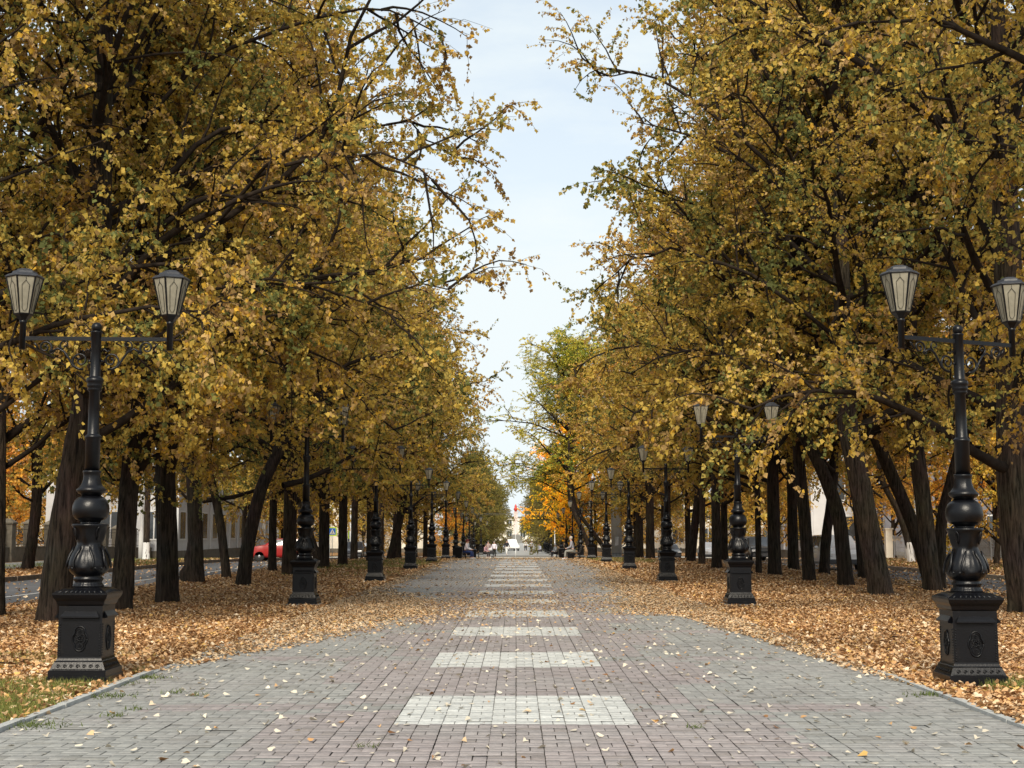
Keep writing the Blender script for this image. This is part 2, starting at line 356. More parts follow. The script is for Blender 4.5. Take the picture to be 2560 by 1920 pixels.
# ------------------------------------------------------------------ leaf clouds
def basis(n):
    a = np.where(np.abs(n[:, 2:3]) < .9, np.array([[0, 0, 1.]]), np.array([[1., 0, 0]]))
    u = np.cross(a, n); u /= np.linalg.norm(u, axis=1, keepdims=True) + 1e-9
    return u, np.cross(n, u)
def norm(v): return v / (np.linalg.norm(v, axis=-1, keepdims=True) + 1e-9)
def leafmesh(name, P, D, Nn, size, col, m, detail):
    """P base point, D tip direction, Nn normal (made perpendicular), heart-shaped linden leaves folded along the midrib"""
    D = norm(D); S = norm(np.cross(D, Nn)); Nn = np.cross(S, D); n = len(P)
    if detail: T = np.array([(0, .1, 0), (-.3, 0, .10), (-.46, .36, .16), (0, 1.02, -.10), (.46, .36, .16), (.3, 0, .10)]); Fq = np.array([(0, 3, 2, 1), (0, 5, 4, 3)])
    else: T = np.array([(0, 0, 0), (-.48, .36, .14), (0, 1.0, -.08), (.48, .36, .14)]); Fq = np.array([(0, 3, 2, 1)])
    s = size[:, None, None]; fold = rng.uniform(-.5, 2.2, n)[:, None, None]
    V = P[:, None] + s * (T[None, :, 0:1] * S[:, None] + T[None, :, 1:2] * D[:, None] + fold * T[None, :, 2:3] * Nn[:, None])
    k = len(T); FF = (Fq[None] + (np.arange(n) * k)[:, None, None]).reshape(-1, 4)
    return npmesh(name, V.reshape(-1, 3), FF, m, col=np.repeat(col, k, 0))

# ------------------------------------------------------------------ fallen leaves
LC = np.array([(.50, .31, .155), (.44, .255, .115), (.31, .165, .075), (.60, .43, .26), (.20, .10, .045), (.55, .34, .11), (.40, .27, .15), (.66, .53, .37)])
LP = np.array([.24, .22, .15, .12, .1, .05, .07, .05])
def zb(x): return np.interp(x, [-4, -3.5, -2.65, -1.85, -1, 0, 1, 2.4, 3, 3.4, 3.75, 4], [15.4, 17, 19.6, 22.3, 24.5, 25.4, 26.2, 26, 25, 21, 16, 13.9])
def cover(x, y):
    n = fbm(x, y, 1.1, 31); n2 = fbm(x, y, .35, 33)
    onpath = np.abs(x) < 4.05
    nh = fbm(x, y, 4.5, 35); b = zb(x) + .7 * n + .5 * nh
    s = np.clip((y - b) / 2.0 + .25 * nh, 0, 1)
    cen = np.interp(y, [24, 27, 32, 36, 50, 150], [.20, .20, .15, .08, .06, .06]) * np.clip(1 + .8 * n2 + .5 * n, .1, 2)
    eL = np.interp(y, [24, 26, 32, 38, 150], [-2.2, -1.1, -1.5, -3.0, -3.3]) + .35 * n; eR = np.interp(y, [24, 28, 38, 50, 150], [2.2, 1.5, 2.2, 2.7, 2.9]) + .35 * n
    edge = np.clip(np.maximum(eL - x, x - eR) / 1.1, 0, 1) ** 1.6; c = cen + (.9 - cen) * edge
    blue = np.exp(-((x + 2.1) / .9) ** 2) * np.clip((y - 36) / 5, 0, 1) * .5
    c = np.clip(c - blue, .03, 1) * s
    c = np.maximum(c, .011 + .012 * np.clip((y - 12) / 10, 0, 1))
    c2 = .93 + .1 * n
    c2 = np.where((x < 0) & (y < 15.5), np.clip(.42 + .4 * n + (y - 13) * .2, .1, 1), c2)
    c2 = np.where((x > 0) & (y < 14.3) & (x > 4.5), np.clip(.42 + .4 * n, .1, 1), c2)
    return np.where(onpath, c, c2)
def litter(x0, x1, y0, y1, dens, size, lift=.03):
    n = int((x1 - x0) * (y1 - y0) * dens); x = rng.uniform(x0, x1, n); y = rng.uniform(y0, y1, n)
    k = (rng.random(n) < cover(x, y)) & (np.abs(x) < .385 * y + 1.0); x = x[k]; y = y[k]; n = len(x)
    z = np.interp(y, GK, GV) + .004 + rng.random(n) ** 2 * lift * np.where(np.abs(x) > 4.05, 1.3, np.interp(y, [24, 34], [.45, .12]))
    on = np.abs(x) < 4.05
    tilt = np.where(on, np.interp(y, [20, 27, 33, 45], [.35, .25, .13, .08]), .5)[:, None]
    Nn = norm(np.stack([rng.normal(0, 1, n), rng.normal(0, 1, n), np.zeros(n)], -1) * tilt + np.array([0, 0, 1.]))
    a = rng.uniform(0, 6.283, n); D = np.stack([np.cos(a), np.sin(a), rng.normal(0, .12, n)], -1)
    c = 1.1 * LC[rng.choice(8, n, p=LP)] * rng.normal(1, .12, n)[:, None]
    lone = on & (y < zb(x)); pale = lone & (rng.random(n) < .8); c[pale] = np.array([.60, .54, .43]) * rng.normal(1, .1, pale.sum())[:, None]
    p2 = on & (y >= zb(x)) & (rng.random(n) < .55); c[p2] = c[p2] * .4 + .6 * np.array([.62, .50, .34])
    c = c * (1 + .17 * fbm(x, y, .8, 41) + .10 * fbm(x, y, 3.1, 43))[:, None]
    sz = size * rng.uniform(.5, 1.25, n)
    z = z + sz * .1
    return np.stack([x, y, z], -1), D, Nn, sz, np.clip(c, 0, 1)
parts = [litter(-11, -4.05, 9, 34, 715, .063), litter(4.05, 11.6, 9, 34, 715, .063), litter(-4.05, 4.05, 8.4, 34, 640, .06, .02),
         litter(-11, 11.8, 34, 58, 262, .086), litter(-11, 11.8, 58, 100, 88, .125), litter(-11, 11.8, 100, 153, 36, .2),
         litter(-17.4, -10.7, 20, 90, 3.5, .11), litter(11.5, 17.3, 20, 90, 11, .11), litter(17.5, 27, 44, 100, 26, .14), litter(-22, -17.7, 44, 100, 20, .14), litter(11.5, 13.9, 28, 75, 60, .10)]
for q in (6, 7, 10): parts[q][0][:, 2] -= .115
A = [np.concatenate([p[i] for p in parts]) for i in range(5)]
nl = len(A[0]); near = A[0][:, 1] < 17
for nm, k, dt in (('a', near, True), ('b', ~near, False)):
    o = link('fallen_leaves', leafmesh('fallen_leaves', A[0][k], A[1][k], A[2][k], A[3][k], A[4][k], M['litter'], dt))
    tag(o, 'dry tan and brown leaves scattered over paving and verges', 'fallen leaves', kind='stuff')
print('litter', nl)

tl = [(-5.8, 16.2, .4), (-6.9, 18.5, 1.9), (6.2, 16.8, 2.6), (5.6, 20.4, .9), (7.4, 23, 2.2), (-5.2, 22.6, 1.2), (8.3, 27.5, .3), (-6.4, 27.2, 2.8), (6.1, 31.0, 1.6)]
for (x, y, a) in tl:
    L_ = random.uniform(.35, .9); pts = [(L_ * (q - .5) + 0, .05 * math.sin(7 * q + a), .035 + .02 * math.sin(5 * q + a)) for q in np.linspace(0, 1, 7)]
    t = MB().tube(pts, [.009 - .001 * q for q in range(7)], 5); t.tube([pts[3], (pts[3][0] + .12, .12, .07), (pts[3][0] + .2, .16, .06)], .004, 4)
    o = t.build('fallen_twig', M['twig']); o.location = (x, y, 0); o.rotation_euler = (0, 0, a); tag(o, 'dark fallen twig lying on the leaf litter of the %s verge' % ('left' if x < 0 else 'right'), 'twig', 'fallen twigs on the verges, ' + ('left' if x < 0 else 'right'))
# grass
def grass(regs, dens):
    Ps = []
    for (x0, x1, y0, y1, d) in regs:
        n = int((x1 - x0) * (y1 - y0) * dens * d); x = rng.uniform(x0, x1, n); y = rng.uniform(y0, y1, n)
        k = fbm(x, y, 1.7, 51) > -.25 + .3 * rng.random(n); 
        u = (x - (x0 + x1) / 2) / (x1 - x0) * 2; v = (y - (y0 + y1) / 2) / (y1 - y0) * 2; k &= (u * u) ** 2 + (v * v) ** 2 < rng.uniform(.5, 1.1, n)
        Ps.append(np.stack([x, y, np.interp(y, GK, GV) - .01], -1)[k])
    P = np.concatenate(Ps); n = len(P); a = rng.uniform(0, 6.283, n); h = rng.uniform(.04, .11, n); wd = np.where(P[:, 1] > 50, .02, .005)
    s = np.stack([np.cos(a), np.sin(a), a * 0], -1); lean = np.stack([rng.normal(0, .5, n), rng.normal(0, .5, n), np.ones(n)], -1)
    V = np.stack([P - s * wd[:, None], P + s * wd[:, None], P + lean * (h * np.where(P[:, 1] > 50, 1.7, 1))[:, None]], 1).reshape(-1, 3)
    c = np.array([.14, .17, .045]) * rng.normal(1, .2, n)[:, None] + rng.random(n)[:, None] ** 3 * np.array([.14, .09, .02])
    return npmesh('grass', V, np.arange(3 * n).reshape(-1, 3), M['grass'], col=np.repeat(np.clip(c, 0, 1), 3, 0))
o = link('grass', grass([(-7.2, -4.12, 9.2, 15.0, 1.3), (-4.5, -4.12, 13.9, 16.5, 1.2), (4.4, 7.2, 10.5, 14.9, 1.3), (-7.4, -4.4, 15.2, 18, .25)], 1500)); tag(o, 'short green grass among fallen leaves by the nearest lamp posts', 'grass', kind='stuff')
o = link('grass', grass([(-9.5, -4.1, 58, 84, 1.3), (4.3, 8.0, 72, 96, 1.2), (-9, -4.1, 45, 56, .3), (-25, -17.8, 60, 95, .5), (17.6, 26, 55, 90, .25)], 60)); tag(o, 'green grass patches on the verges farther down the path', 'grass', kind='stuff')
def tuft(x, y, n=60, r=.09):
    P = np.stack([rng.normal(x, r, n), rng.normal(y, r * .8, n), np.zeros(n)], -1); a = rng.uniform(0, 6.28, n); s = np.stack([np.cos(a), np.sin(a), a * 0], -1) * .006
    T = P + np.stack([rng.normal(0, .03, n), rng.normal(0, .03, n), rng.uniform(.015, .05, n)], -1)
    return P, s, T
Q = [tuft(*t) for t in ((-3.3, 13.6, 35, .07), (-3.05, 13.4, 30, .05), (-3.35, 12.35, 25, .05), (-3.4, 11.9, 35, .06), (-3.9, 11.3, 220, .16), (-4.2, 14.35, 260, .16), (-3.95, 15.0, 160, .12), (-3.9, 13.3, 150, .15), (4.0, 13.4, 150, .12), (-1.1, 10.2, 25, .05), (1.4, 11.2, 20, .04))]
P_ = np.concatenate([q[0] for q in Q]); s_ = np.concatenate([q[1] for q in Q]); T_ = np.concatenate([q[2] for q in Q])
V = np.stack([P_ - s_, P_ + s_, T_], 1).reshape(-1, 3)
o = link('weeds', npmesh('weeds', V, np.arange(len(V)).reshape(-1, 3), M['grass'], col=np.repeat(np.array([[.1, .13, .035]]) * rng.normal(1, .2, len(P_))[:, None].clip(.4, 1.6), 3, 0)))
tag(o, 'small green weeds sprouting from joints at the left kerb', 'weeds', kind='stuff')

# ------------------------------------------------------------------ trees
def grow(st, d, L, n, up, wander, g):
    P = [st]; d = norm(d); 
    for i in range(n):
        u = up[i] if hasattr(up, '__len__') else up
        d = norm(d + g.normal(0, wander, d.shape) + np.array([0, 0, 1.]) * u); P.append(P[-1] + d * (L / n)[:, None])
    return np.stack(P, 1)
def tubes(P, r0, r1, seg):
    n, k, _ = P.shape; T = norm(np.gradient(P, axis=1)); ax = np.array([.31, .87, .38])
    u = norm(np.cross(T, ax)); b = np.cross(T, u); t = np.linspace(0, 1, k)[None, :]; r = (r0[:, None] * (1 - t) + r1[:, None] * t)[..., None, None]
    a = np.arange(seg) * 2 * math.pi / seg; V = P[:, :, None] + r * (u[:, :, None] * np.cos(a)[None, None, :, None] + b[:, :, None] * np.sin(a)[None, None, :, None])
    idx = np.arange(n * k * seg).reshape(n, k, seg); i0 = idx[:, :-1]; i1 = idx[:, 1:]
    Fq = np.stack([i0, np.roll(i0, -1, 2), np.roll(i1, -1, 2), i1], -1).reshape(-1, 4)
    return V.reshape(-1, 3), Fq
def at(P, t):
    """points and tangents on polylines P (n,k,3) at params t (n,m)"""
    n, k, _ = P.shape; x = np.clip(t * (k - 1), 0, k - 1.001); i = x.astype(int); f = (x - i)[..., None]; r = np.arange(n)[:, None]
    a, b = P[r, i], P[r, i + 1]; return a * (1 - f) + b * f, norm(b - a)
TONES = np.array([(.58, .405, .085), (.50, .38, .10), (.32, .29, .075), (.17, .185, .06), (.70, .43, .06), (.54, .36, .15), (.36, .22, .09)])
def crown(seed, H, h0, Rr, nl, ns, ntw, nleaf, lsize, detail, green=.12, extra=None, bias=None):
    g = np.random.default_rng(seed)
    t = np.sort(g.random(nl)); t = .6 * t + .4 * np.linspace(0, 1, nl); z0 = h0 + t * (H - h0) * .86
    az = np.arange(nl) * 2.399 + g.normal(0, .35, nl)
    el = np.interp(t, [0, .4, .8, 1], [10, 38, 60, 76]) + g.normal(0, 9, nl); el = np.radians(el)
    L = Rr * np.interp(t, [0, .3, .6, 1], [.95, 1.1, .95, .62]) * g.uniform(.85, 1.12, nl)
    d = np.stack([np.cos(az) * np.cos(el), np.sin(az) * np.cos(el), np.sin(el)], -1)
    if bias is not None: L = L * (1 + .25 * (d @ np.array([bias[0], bias[1], 0])))
    st = np.stack([g.normal(0, .05, nl), g.normal(0, .05, nl), z0], -1)
    low = np.clip(1 - t / .35, 0, 1)[:, None]; limb = grow(st, d, L, 9, [u - dr * low for u, dr in zip([.16, .14, .1, .02, -.03, -.06, -.1, -.14, -.18], [0, 0, .03, .05, .07, .09, .10, .11, .11])], .13, g)
    VV = []; FF = []; off = 0
    def put(P, r0, r1, seg):
        nonlocal off
        v, f = tubes(P, r0, r1, seg); VV.append(v); FF.append(f + off); off += len(v)
    put(limb, (.026 + .0095 * L) * g.uniform(.7, 1.4, nl), np.full(nl, .014), 7)
    if extra:
        for (pts, r0, dens) in extra:
            pts = np.array(pts, float); tt = np.linspace(0, 1, 10); s = np.linspace(0, 1, len(pts)); ex = np.stack([np.interp(tt, s, pts[:, c]) for c in range(3)], -1)
            ex[1:-1] += g.normal(0, .06, (8, 3)); put(ex[None], np.array([r0]), np.array([.012]), 7)
            if dens: limb = np.concatenate([limb, ex[None]]); L = np.append(L, np.linalg.norm(ex[-1] - ex[0]))
        nl = len(limb)
    ts = .16 + .86 * (np.arange(ns)[None] + g.random((nl, ns))) / ns; p, tn = at(limb, np.clip(ts, 0, .999))
    rd = norm(g.normal(0, 1, p.shape)); dd = norm(tn * .75 + norm(np.cross(tn, rd)) * g.uniform(.5, 1.1, (nl, ns, 1)) + np.array([0, 0, .05]))
    Ls = (L[:, None] * .36 * (1.25 - .65 * ts) * g.uniform(.65, 1.35, ts.shape))
    sub = grow(p.reshape(-1, 3), dd.reshape(-1, 3), Ls.reshape(-1), 6, [.1, .05, 0, -.08, -.14, -.2], .16, g)
    put(sub, np.full(len(sub), .019) + .006 * Ls.reshape(-1), np.full(len(sub), .006), 5)
    m = len(sub); tt = .1 + .9 * (np.arange(ntw)[None] + g.random((m, ntw))) / ntw; p, tn = at(sub, np.clip(tt, 0, .999))
    rd = norm(g.normal(0, 1, p.shape)); dd = norm(tn * .7 + norm(np.cross(tn, rd)) * g.uniform(.5, 1.2, (m, ntw, 1)))
    Lt = g.uniform(.45, 1.05, (m, ntw)) * (Rr / 5.5) ** .5
    tw = grow(p.reshape(-1, 3), dd.reshape(-1, 3), Lt.reshape(-1), 3, [.0, -.12, -.2], .22, g)
    put(tw, np.full(len(tw), .0062), np.full(len(tw), .0025), 3)
    bme = npmesh('branches', np.concatenate(VV), np.concatenate(FF), M['twig'], smooth=True)
    # leaves hang from the twigs
    q = len(tw); fill = np.repeat(g.uniform(.45, 1.25, m), ntw) * g.uniform(.6, 1.3, q)       # some sprays are thin, some full
    tl = g.random((q, nleaf)); keep = tl < np.clip(fill, 0, 1)[:, None]
    tpar = .08 + .92 * g.random((q, nleaf)); p, tn = at(tw, np.clip(tpar, 0, .999))
    off_ = norm(g.normal(0, 1, p.shape)) * g.uniform(.01, .07, (q, nleaf, 1)) + np.array([0, 0, -.02])
    p = (p + off_)[keep]; tn = tn[keep]; n = len(p)
    D = norm(tn * .35 + g.normal(0, .55, (n, 3)) + np.array([0, 0, -.55])); Nn = norm(g.normal(0, .8, (n, 3)) + np.array([0, 0, .55]))
    tone = np.repeat(g.random(m), ntw); tone = np.repeat((tone + g.normal(0, .12, q))[:, None], nleaf, 1)[keep] + g.normal(0, .16, n)
    hgt = (p[:, 2] - h0) / (H - h0)
    idx = np.select([tone < green * .5, tone < green, tone < .34, tone < .68, tone < .88, tone < 1.0], [3, 2, 1, 0, 5, 4], 6)
    c = TONES[idx] * g.normal(1, .12, n)[:, None]
    sz = lsize * g.uniform(.5, 1.25, n)
    lme = leafmesh('crown', p, D, Nn, sz, np.clip(c * np.array([.97, .98, .90]), .01, 1), M['leaf'], detail)
    return bme, lme, n
def trunk_mesh(pts, rad, seg=22, rings=34, seed=0, flare=1.24, fork=None, burl=None):
    g = np.random.default_rng(seed); pts = np.array(pts, float); s = np.concatenate([[0], np.cumsum(np.linalg.norm(np.diff(pts, axis=0), axis=1))]); 
    t = np.linspace(0, 1, rings) ** 1.35 * s[-1]
    ctr = np.stack([np.interp(t, s, pts[:, c]) for c in range(3)], -1)
    for _ in range(3): ctr[1:-1] = .25 * ctr[:-2] + .5 * ctr[1:-1] + .25 * ctr[2:]
    r = np.interp(t / s[-1], np.linspace(0, 1, len(rad)), rad); hz = ctr[:, 2] - ctr[0, 2]
    r = r * (1 + (flare - 1) * np.exp(-hz / .28)); a = np.arange(seg) * 2 * math.pi / seg
    lob = sum(g.normal(0, .035) * np.cos(k * a + g.uniform(0, 6.28)) for k in (2, 3, 5)); root = sum(g.normal(0, .10) * np.cos(k * a + g.uniform(0, 6.28)) for k in (3, 4, 5))
    rr = r[:, None] * (1 + lob[None] + root[None] * np.exp(-hz / .3)[:, None] + g.normal(0, .022, (rings, seg)) + (g.normal(0, .045 if seg > 40 else .03, seg))[None])
    V = np.stack([ctr[:, 0:1] + rr * np.cos(a), ctr[:, 1:2] + rr * np.sin(a), ctr[:, 2:3] + 0 * rr], -1)
    if burl:
        for (h, aa, br, amp) in burl:
            dd = (V[..., 2] - h) ** 2 + ((np.cos(a - aa)[None] - 1) * r[:, None] * 1.4) ** 2 + (np.sin(a - aa)[None] * r[:, None]) ** 2
            e_ = np.exp(-dd / br ** 2)[..., None] * amp; V[..., 0:1] += e_ * math.cos(aa); V[..., 1:2] += e_ * math.sin(aa)
    idx = np.arange(rings * seg).reshape(rings, seg); Fq = np.stack([idx[:-1], np.roll(idx[:-1], -1, 1), np.roll(idx[1:], -1, 1), idx[1:]], -1).reshape(-1, 4)
    return npmesh('trunk', V.reshape(-1, 3), Fq, M['bark'], smooth=True)

# crown families: three detailed ones for the nearest trees, four plainer ones for the rest
ntot = 0; HERO = []; REG = []
for sd_, H, h0, Rr in ((11, 17.5, 2.7, 5.6), (12, 17, 3.0, 5.9), (13, 18, 2.6, 6.3)):
    b, l, n = crown(sd_, H, h0, Rr, 28, 11, 10, 34, .09, False, green=.13); HERO.append((b, l)); ntot += n
for sd_, H, h0, Rr, gr in ((21, 17, 3.0, 5.6, .13), (22, 16, 2.6, 5.3, .06), (23, 17.5, 3.4, 6.2, .22), (24, 16, 2.7, 5.8, .14), (25, 12.5, .7, 5.4, .12)):
    b, l, n = crown(sd_, H, h0, Rr, 25, 10, 8, 30, .118, False, green=gr); REG.append((b, l)); ntot += n
print('crown leaves', ntot)
TG = {'L': 'linden trees left of the path', 'R': 'linden trees right of the path', 'FL': 'trees beyond the left road', 'FR': 'trees beyond the right road', 'E': 'trees beyond the crossing road'}
ntree = 0
def tree(x, y, dia, label, group, kind='R', var=0, off=(0, 0), lean=None, sc_=1.0, tint=(1, 1, 1), rz=None, zs=1.0, burl=None, H=15.5, name='linden_tree', barkc=1.0, wash=False, hp=4.5, seg=22, rings=34, fam=None, lift=0):
    global ntree; ntree += 1
    if 8 < x < 13 and 30 < y < 80: lift = max(lift, .9)
    root = empty(name, (x, y, gz(y) - .02)); tag(root, label, 'tree', group)
    if y < 46 and seg == 22: seg, rings = 40, 40
    top = (off[0], off[1], H * .93 * sc_ * zs)
    pts = [(0, 0, -.1)] + (lean or [(off[0] * .45, off[1] * .45, hp * .5)]) + [(off[0], off[1], hp), top]
    rb = dia / 2 * .93; rad = [rb, rb * .93, rb * .82, rb * .5, .05] if len(pts) > 4 else [rb, rb * .9, rb * .78, rb * .45, .05]
    tr = link('trunk', trunk_mesh(pts, rad, seed=ntree, burl=burl, seg=seg, rings=rings), root); tr.color = (barkc * .55, barkc * .50, barkc * .46, 1)
    b, l = (HERO if kind == 'H' else REG)[var] if fam is None else fam
    for nm, me in (('branches', b), ('crown', l)):
        c = link(nm, me, root); c.location = (off[0], off[1], lift); c.rotation_euler = (0, 0, random.uniform(0, 6.28) if rz is None else rz); c.scale = (sc_, sc_, sc_ * zs); c.color = (*tint, 1)
        if rz is None: rz = c.rotation_euler.z
    if wash:
        r_ = rb * 1.0
        wm = trunk_mesh([(0, 0, -.1), (pts[1][0] * 1.1 / max(pts[1][2], .1), pts[1][1] * 1.1 / max(pts[1][2], .1), 1.1)], [r_ * 1.06, r_ * 1.04], seed=ntree, rings=8); wm.materials.clear(); wm.materials.append(M['whitepaint'])
        link('whitewash', wm, root)
    return root
# left rows, nearest first
tree(-8.7, 20.0, .5, 'linden tree whose limbs reach in at the upper left edge, trunk outside the frame', TG['L'], 'H', 0, off=(0, .3), rz=1.0, sc_=.9, zs=1.1)
# overhanging sparse limbs of the second tree
ex = [([(0, 0, 6.2), (1.6, .3, 7.6), (3.0, .2, 8.1), (4.4, -.4, 8.35), (5.4, -1.0, 8.1), (6.2, -1.2, 7.5)], .06, True),
      ([(0, 0, 5.8), (2.0, .6, 7.2), (3.6, 1.0, 8.6), (4.3, 1.0, 10.3), (5.0, .8, 12.2), (5.6, .4, 13.6)], .08, True),
      ([(0, 0, 4.6), (1.9, 1.4, 5.9), (3.8, 2.2, 6.6), (5.2, 2.4, 6.8), (6.2, 2.2, 6.3)], .055, True),
      ([(0, 0, 4.4), (1.4, -.3, 5.5), (2.8, -.2, 6.1), (4.2, .2, 5.9), (5.6, .3, 5.3)], .045, True),
      ([(0, 0, 8.5), (1.8, .3, 10.2), (3.4, .8, 11.2), (5.0, .8, 11.4), (6.2, .6, 10.8)], .05, True),
      ([(0, 0, 7.0), (1.8, 1.4, 8.6), (3.6, 2.4, 9.6), (5.2, 2.6, 9.9), (6.3, 2.6, 9.2)], .05, True),
      ([(0, 0, 9.5), (1.4, -.6, 11.4), (3.0, -1.0, 12.4), (4.6, -1.0, 12.6), (5.8, -1.0, 12.1)], .05, True)]
exR = [([(0, 0, 8.4), (-2.2, -.2, 10.6), (-3.9, -.4, 12.0), (-5.3, -.5, 12.5), (-6.3, -.6, 12.4)], .07, True), ([(0, 0, 5.5), (-2.6, -.2, 7.4), (-4.2, -.4, 8.0), (-5.4, -.4, 7.7), (-6.2, -.4, 7.0)], .06, True)]
bU, lU, _n = crown(32, 18, 3.2, 6.3, 26, 11, 9, 34, .09, False, green=.22, extra=exR)
bT, lT, _n = crown(31, 17.5, 3.1, 5.0, 22, 11, 9, 32, .09, False, green=.12, extra=ex)
tree(-8.12, 24.4, .56, 'thickest near linden trunk, standing just behind the nearest left lamp post', TG['L'], fam=(bT, lT), off=(.6, 0), lean=[(.12, 0, 1.3), (.35, 0, 3)], rz=0, barkc=1.15)
tree(-9.6, 25.8, .3, 'slim linden with its dark trunk cut by the left edge of the photo', TG['L'], 'H', 1, off=(-.3, .5), sc_=.9)
tree(-7.95, 28.0, .42, 'linden trunk half hidden directly behind the nearest left lamp pedestal', TG['L'], 'R', 1, off=(.1, .4), sc_=.85)
tree(-9.5, 34.2, .26, 'thin linden trunk right behind the one hidden by the left lamp pedestal', TG['L'], 'R', 0, sc_=.8)
tree(-7.76, 31.0, .52, 'straight dark linden trunk, second big one right of the nearest left lamp', TG['L'], 'H', 2, off=(-.1, .2), lean=[(-.05, 0, 1.6), (-.15, 0, 3)], rz=2.2, sc_=.95)
tree(-10.0, 43.6, .52, 'linden trunk with a round burl at its foot near the left road', TG['L'], 'R', 2, burl=[(.28, math.pi, .28, .3), (.85, math.pi, .2, .12)], off=(-.3, .2))
tree(-10.0, 48.2, .34, 'slim linden leaning left over the verge, beside the burled trunk', TG['L'], 'R', 3, off=(-1.0, 0), lean=[(-.25, 0, 1.8), (-.5, 0, 3)], sc_=.85)
tree(-8.1, 41.2, .42, 'linden leaning strongly to the right, between burled trunk and second left lamp', TG['L'], 'R', 0, off=(1.2, .3), lean=[(.15, 0, 1.3), (.5, 0, 3)], rz=.4)
tree(-10.0, 57.0, .36, 'slender linden trunk left of the second left lamp post, against the road', TG['L'], 'R', 1, sc_=.9)
tree(-8.4, 51.5, .56, 'stout linden trunk immediately left of the second left lamp post', TG['L'], 'R', 2, rz=1.2, barkc=1.2)
tree(-8.5, 61.5, .52, 'broad straight linden trunk just right of the second left lamp post', TG['L'], 'R', 3)
tree(-8.35, 66.9, .45, 'straight linden trunk between the second and third left lamp posts', TG['L'], 'R', 0)
tree(-10.4, 74, .5, 'linden with spreading foot leaning left behind the grass strip', TG['L'], 'R', 1, off=(-1.4, 0), lean=[(-.6, 0, 1.5), (-1.1, 0, 3)])
tree(-9.9, 85, .5, 'greyish linden trunk left of the third left lamp, near the white car', TG['L'], 'R', 2, barkc=1.5)
tree(-7.9, 87, .55, 'linden leaning right, between the third and fourth left lamp posts', TG['L'], 'R', 3, off=(.9, 0), lean=[(.35, 0, 1.5), (.7, 0, 3)])
farl = [(-8.0, 76), (-8.2, 97), (-10, 103), (-8, 110), (-10.2, 117), (-8.1, 124), (-10, 131)]
for i, (x, y) in enumerate(farl):
    tree(x, y, .45, 'olive gold linden in the left row%s, near the %s left lamp' % (' outer side' if x < -9.5 else '', ORD[min(9, int(y / 15 - .5))]), TG['L'] + ', far part', 'R', i % 4, sc_=random.uniform(1.0, 1.14), tint=(1, 1.0, .95), seg=12, rings=18)
# right rows
tree(9.6, 19.6, .5, 'linden tree whose leaves reach in at the upper right corner, trunk outside the frame', TG['R'], 'H', 1, rz=.3, sc_=.88, zs=1.12)
tree(9.9, 26.9, .66, 'massive furrowed linden trunk at the right edge of the photo', TG['R'], 'H', 2, off=(-.1, .2), lean=[(-.2, 0, 1.2), (-.25, 0, 3)], rz=4.0, barkc=1.7, sc_=1.05)
tree(11.2, 37.4, .5, 'linden trunk directly behind the nearest right lamp post', TG['R'], 'R', 2, off=(-.4, 0), barkc=1.3)
tree(11.9, 39.8, .42, 'dark linden leaning left just behind the nearest right lamp', TG['R'], 'R', 0, off=(-2.3, .2), lean=[(-.5, 0, 1.8), (-1.4, 0, 4)], hp=7)
tree(12.6, 41.5, .36, 'dark linden leaning right behind the nearest right lamp', TG['R'], 'R', 3, off=(1.5, 0), lean=[(.1, 0, 2.0), (.7, 0, 4)], hp=6.4)
tree(9.15, 34.9, .6, 'big pale lit linden trunk leaning left, left of the nearest right lamp', TG['R'], 'H', 0, off=(-.75, .2), lean=[(-.2, 0, 1.2), (-.5, 0, 3)], rz=0, barkc=1.5, fam=(bU, lU))
tree(12.06, 48.3, .42, 'slim linden behind the big leaning trunk on the right verge', TG['R'], 'R', 1, off=(-.3, 0), barkc=1.1)
tree(9.7, 41.0, .46, 'curved linden trunk bending left, second from the nearest right lamp', TG['R'], 'R', 3, off=(-2.0, .2), lean=[(-.05, 0, .9), (-.15, 0, 2.2), (-.75, 0, 3.8)], hp=6, rz=.9, sc_=1.08)
tree(11.85, 53.6, .44, 'dark linden leaning right beside the white van', TG['R'], 'R', 0, off=(.5, 0), lean=[(.1, 0, 1.5), (.4, 0, 3)])
tree(9.5, 45.1, .44, 'linden trunk with flared foot left of the curved one, in front of the van', TG['R'], 'R', 2, off=(-.3, 0), rz=5.1, sc_=1.08)
tree(12.15, 60.9, .5, 'linden trunk on the far edge of the right verge, left of the van', TG['R'], 'R', 1)
tree(9.57, 51.6, .5, 'straight black looking linden trunk, first big one right of the second right lamp', TG['R'], 'R', 3, rz=3.3, sc_=1.05)
tree(9.4, 53.9, .26, 'thin linden stem close beside the straight black trunk', TG['R'], 'R', 0, sc_=.8)
tree(9.3, 69.6, .34, 'slim pale linden trunk left of the second right lamp post', TG['R'], 'R', 1, barkc=2.0, sc_=.95, off=(.1, 0))
tree(9.6, 76.5, .5, 'linden trunk leaning right, next to the slim pale one', TG['R'], 'R', 2, off=(.6, 0), lean=[(.2, 0, 1.5), (.4, 0, 3)])
tree(12.2, 66, .5, 'broad linden trunk far back beside the black car', TG['R'], 'R', 3)
tree(8.9, 92, .6, 'linden with spreading roots right of the fourth right lamp', TG['R'], 'R', 0)
farr = [(8.8, 61), (9.2, 84), (12, 80), (12, 97), (9, 102), (12, 113), (10.5, 122), (12, 133)]
for i, (x, y) in enumerate(farr):
    tree(x, y, .45, 'golden linden in the %s part of the right row, near the %s right lamp' % ('outer' if x > 11 else 'inner', ORD[min(9, int(y / 15 - .5))]), TG['R'] + ', far part', 'R', (i + 1) % 4, sc_=random.uniform(.95, 1.1), tint=(1.12, 1.02, .95), seg=12, rings=18)
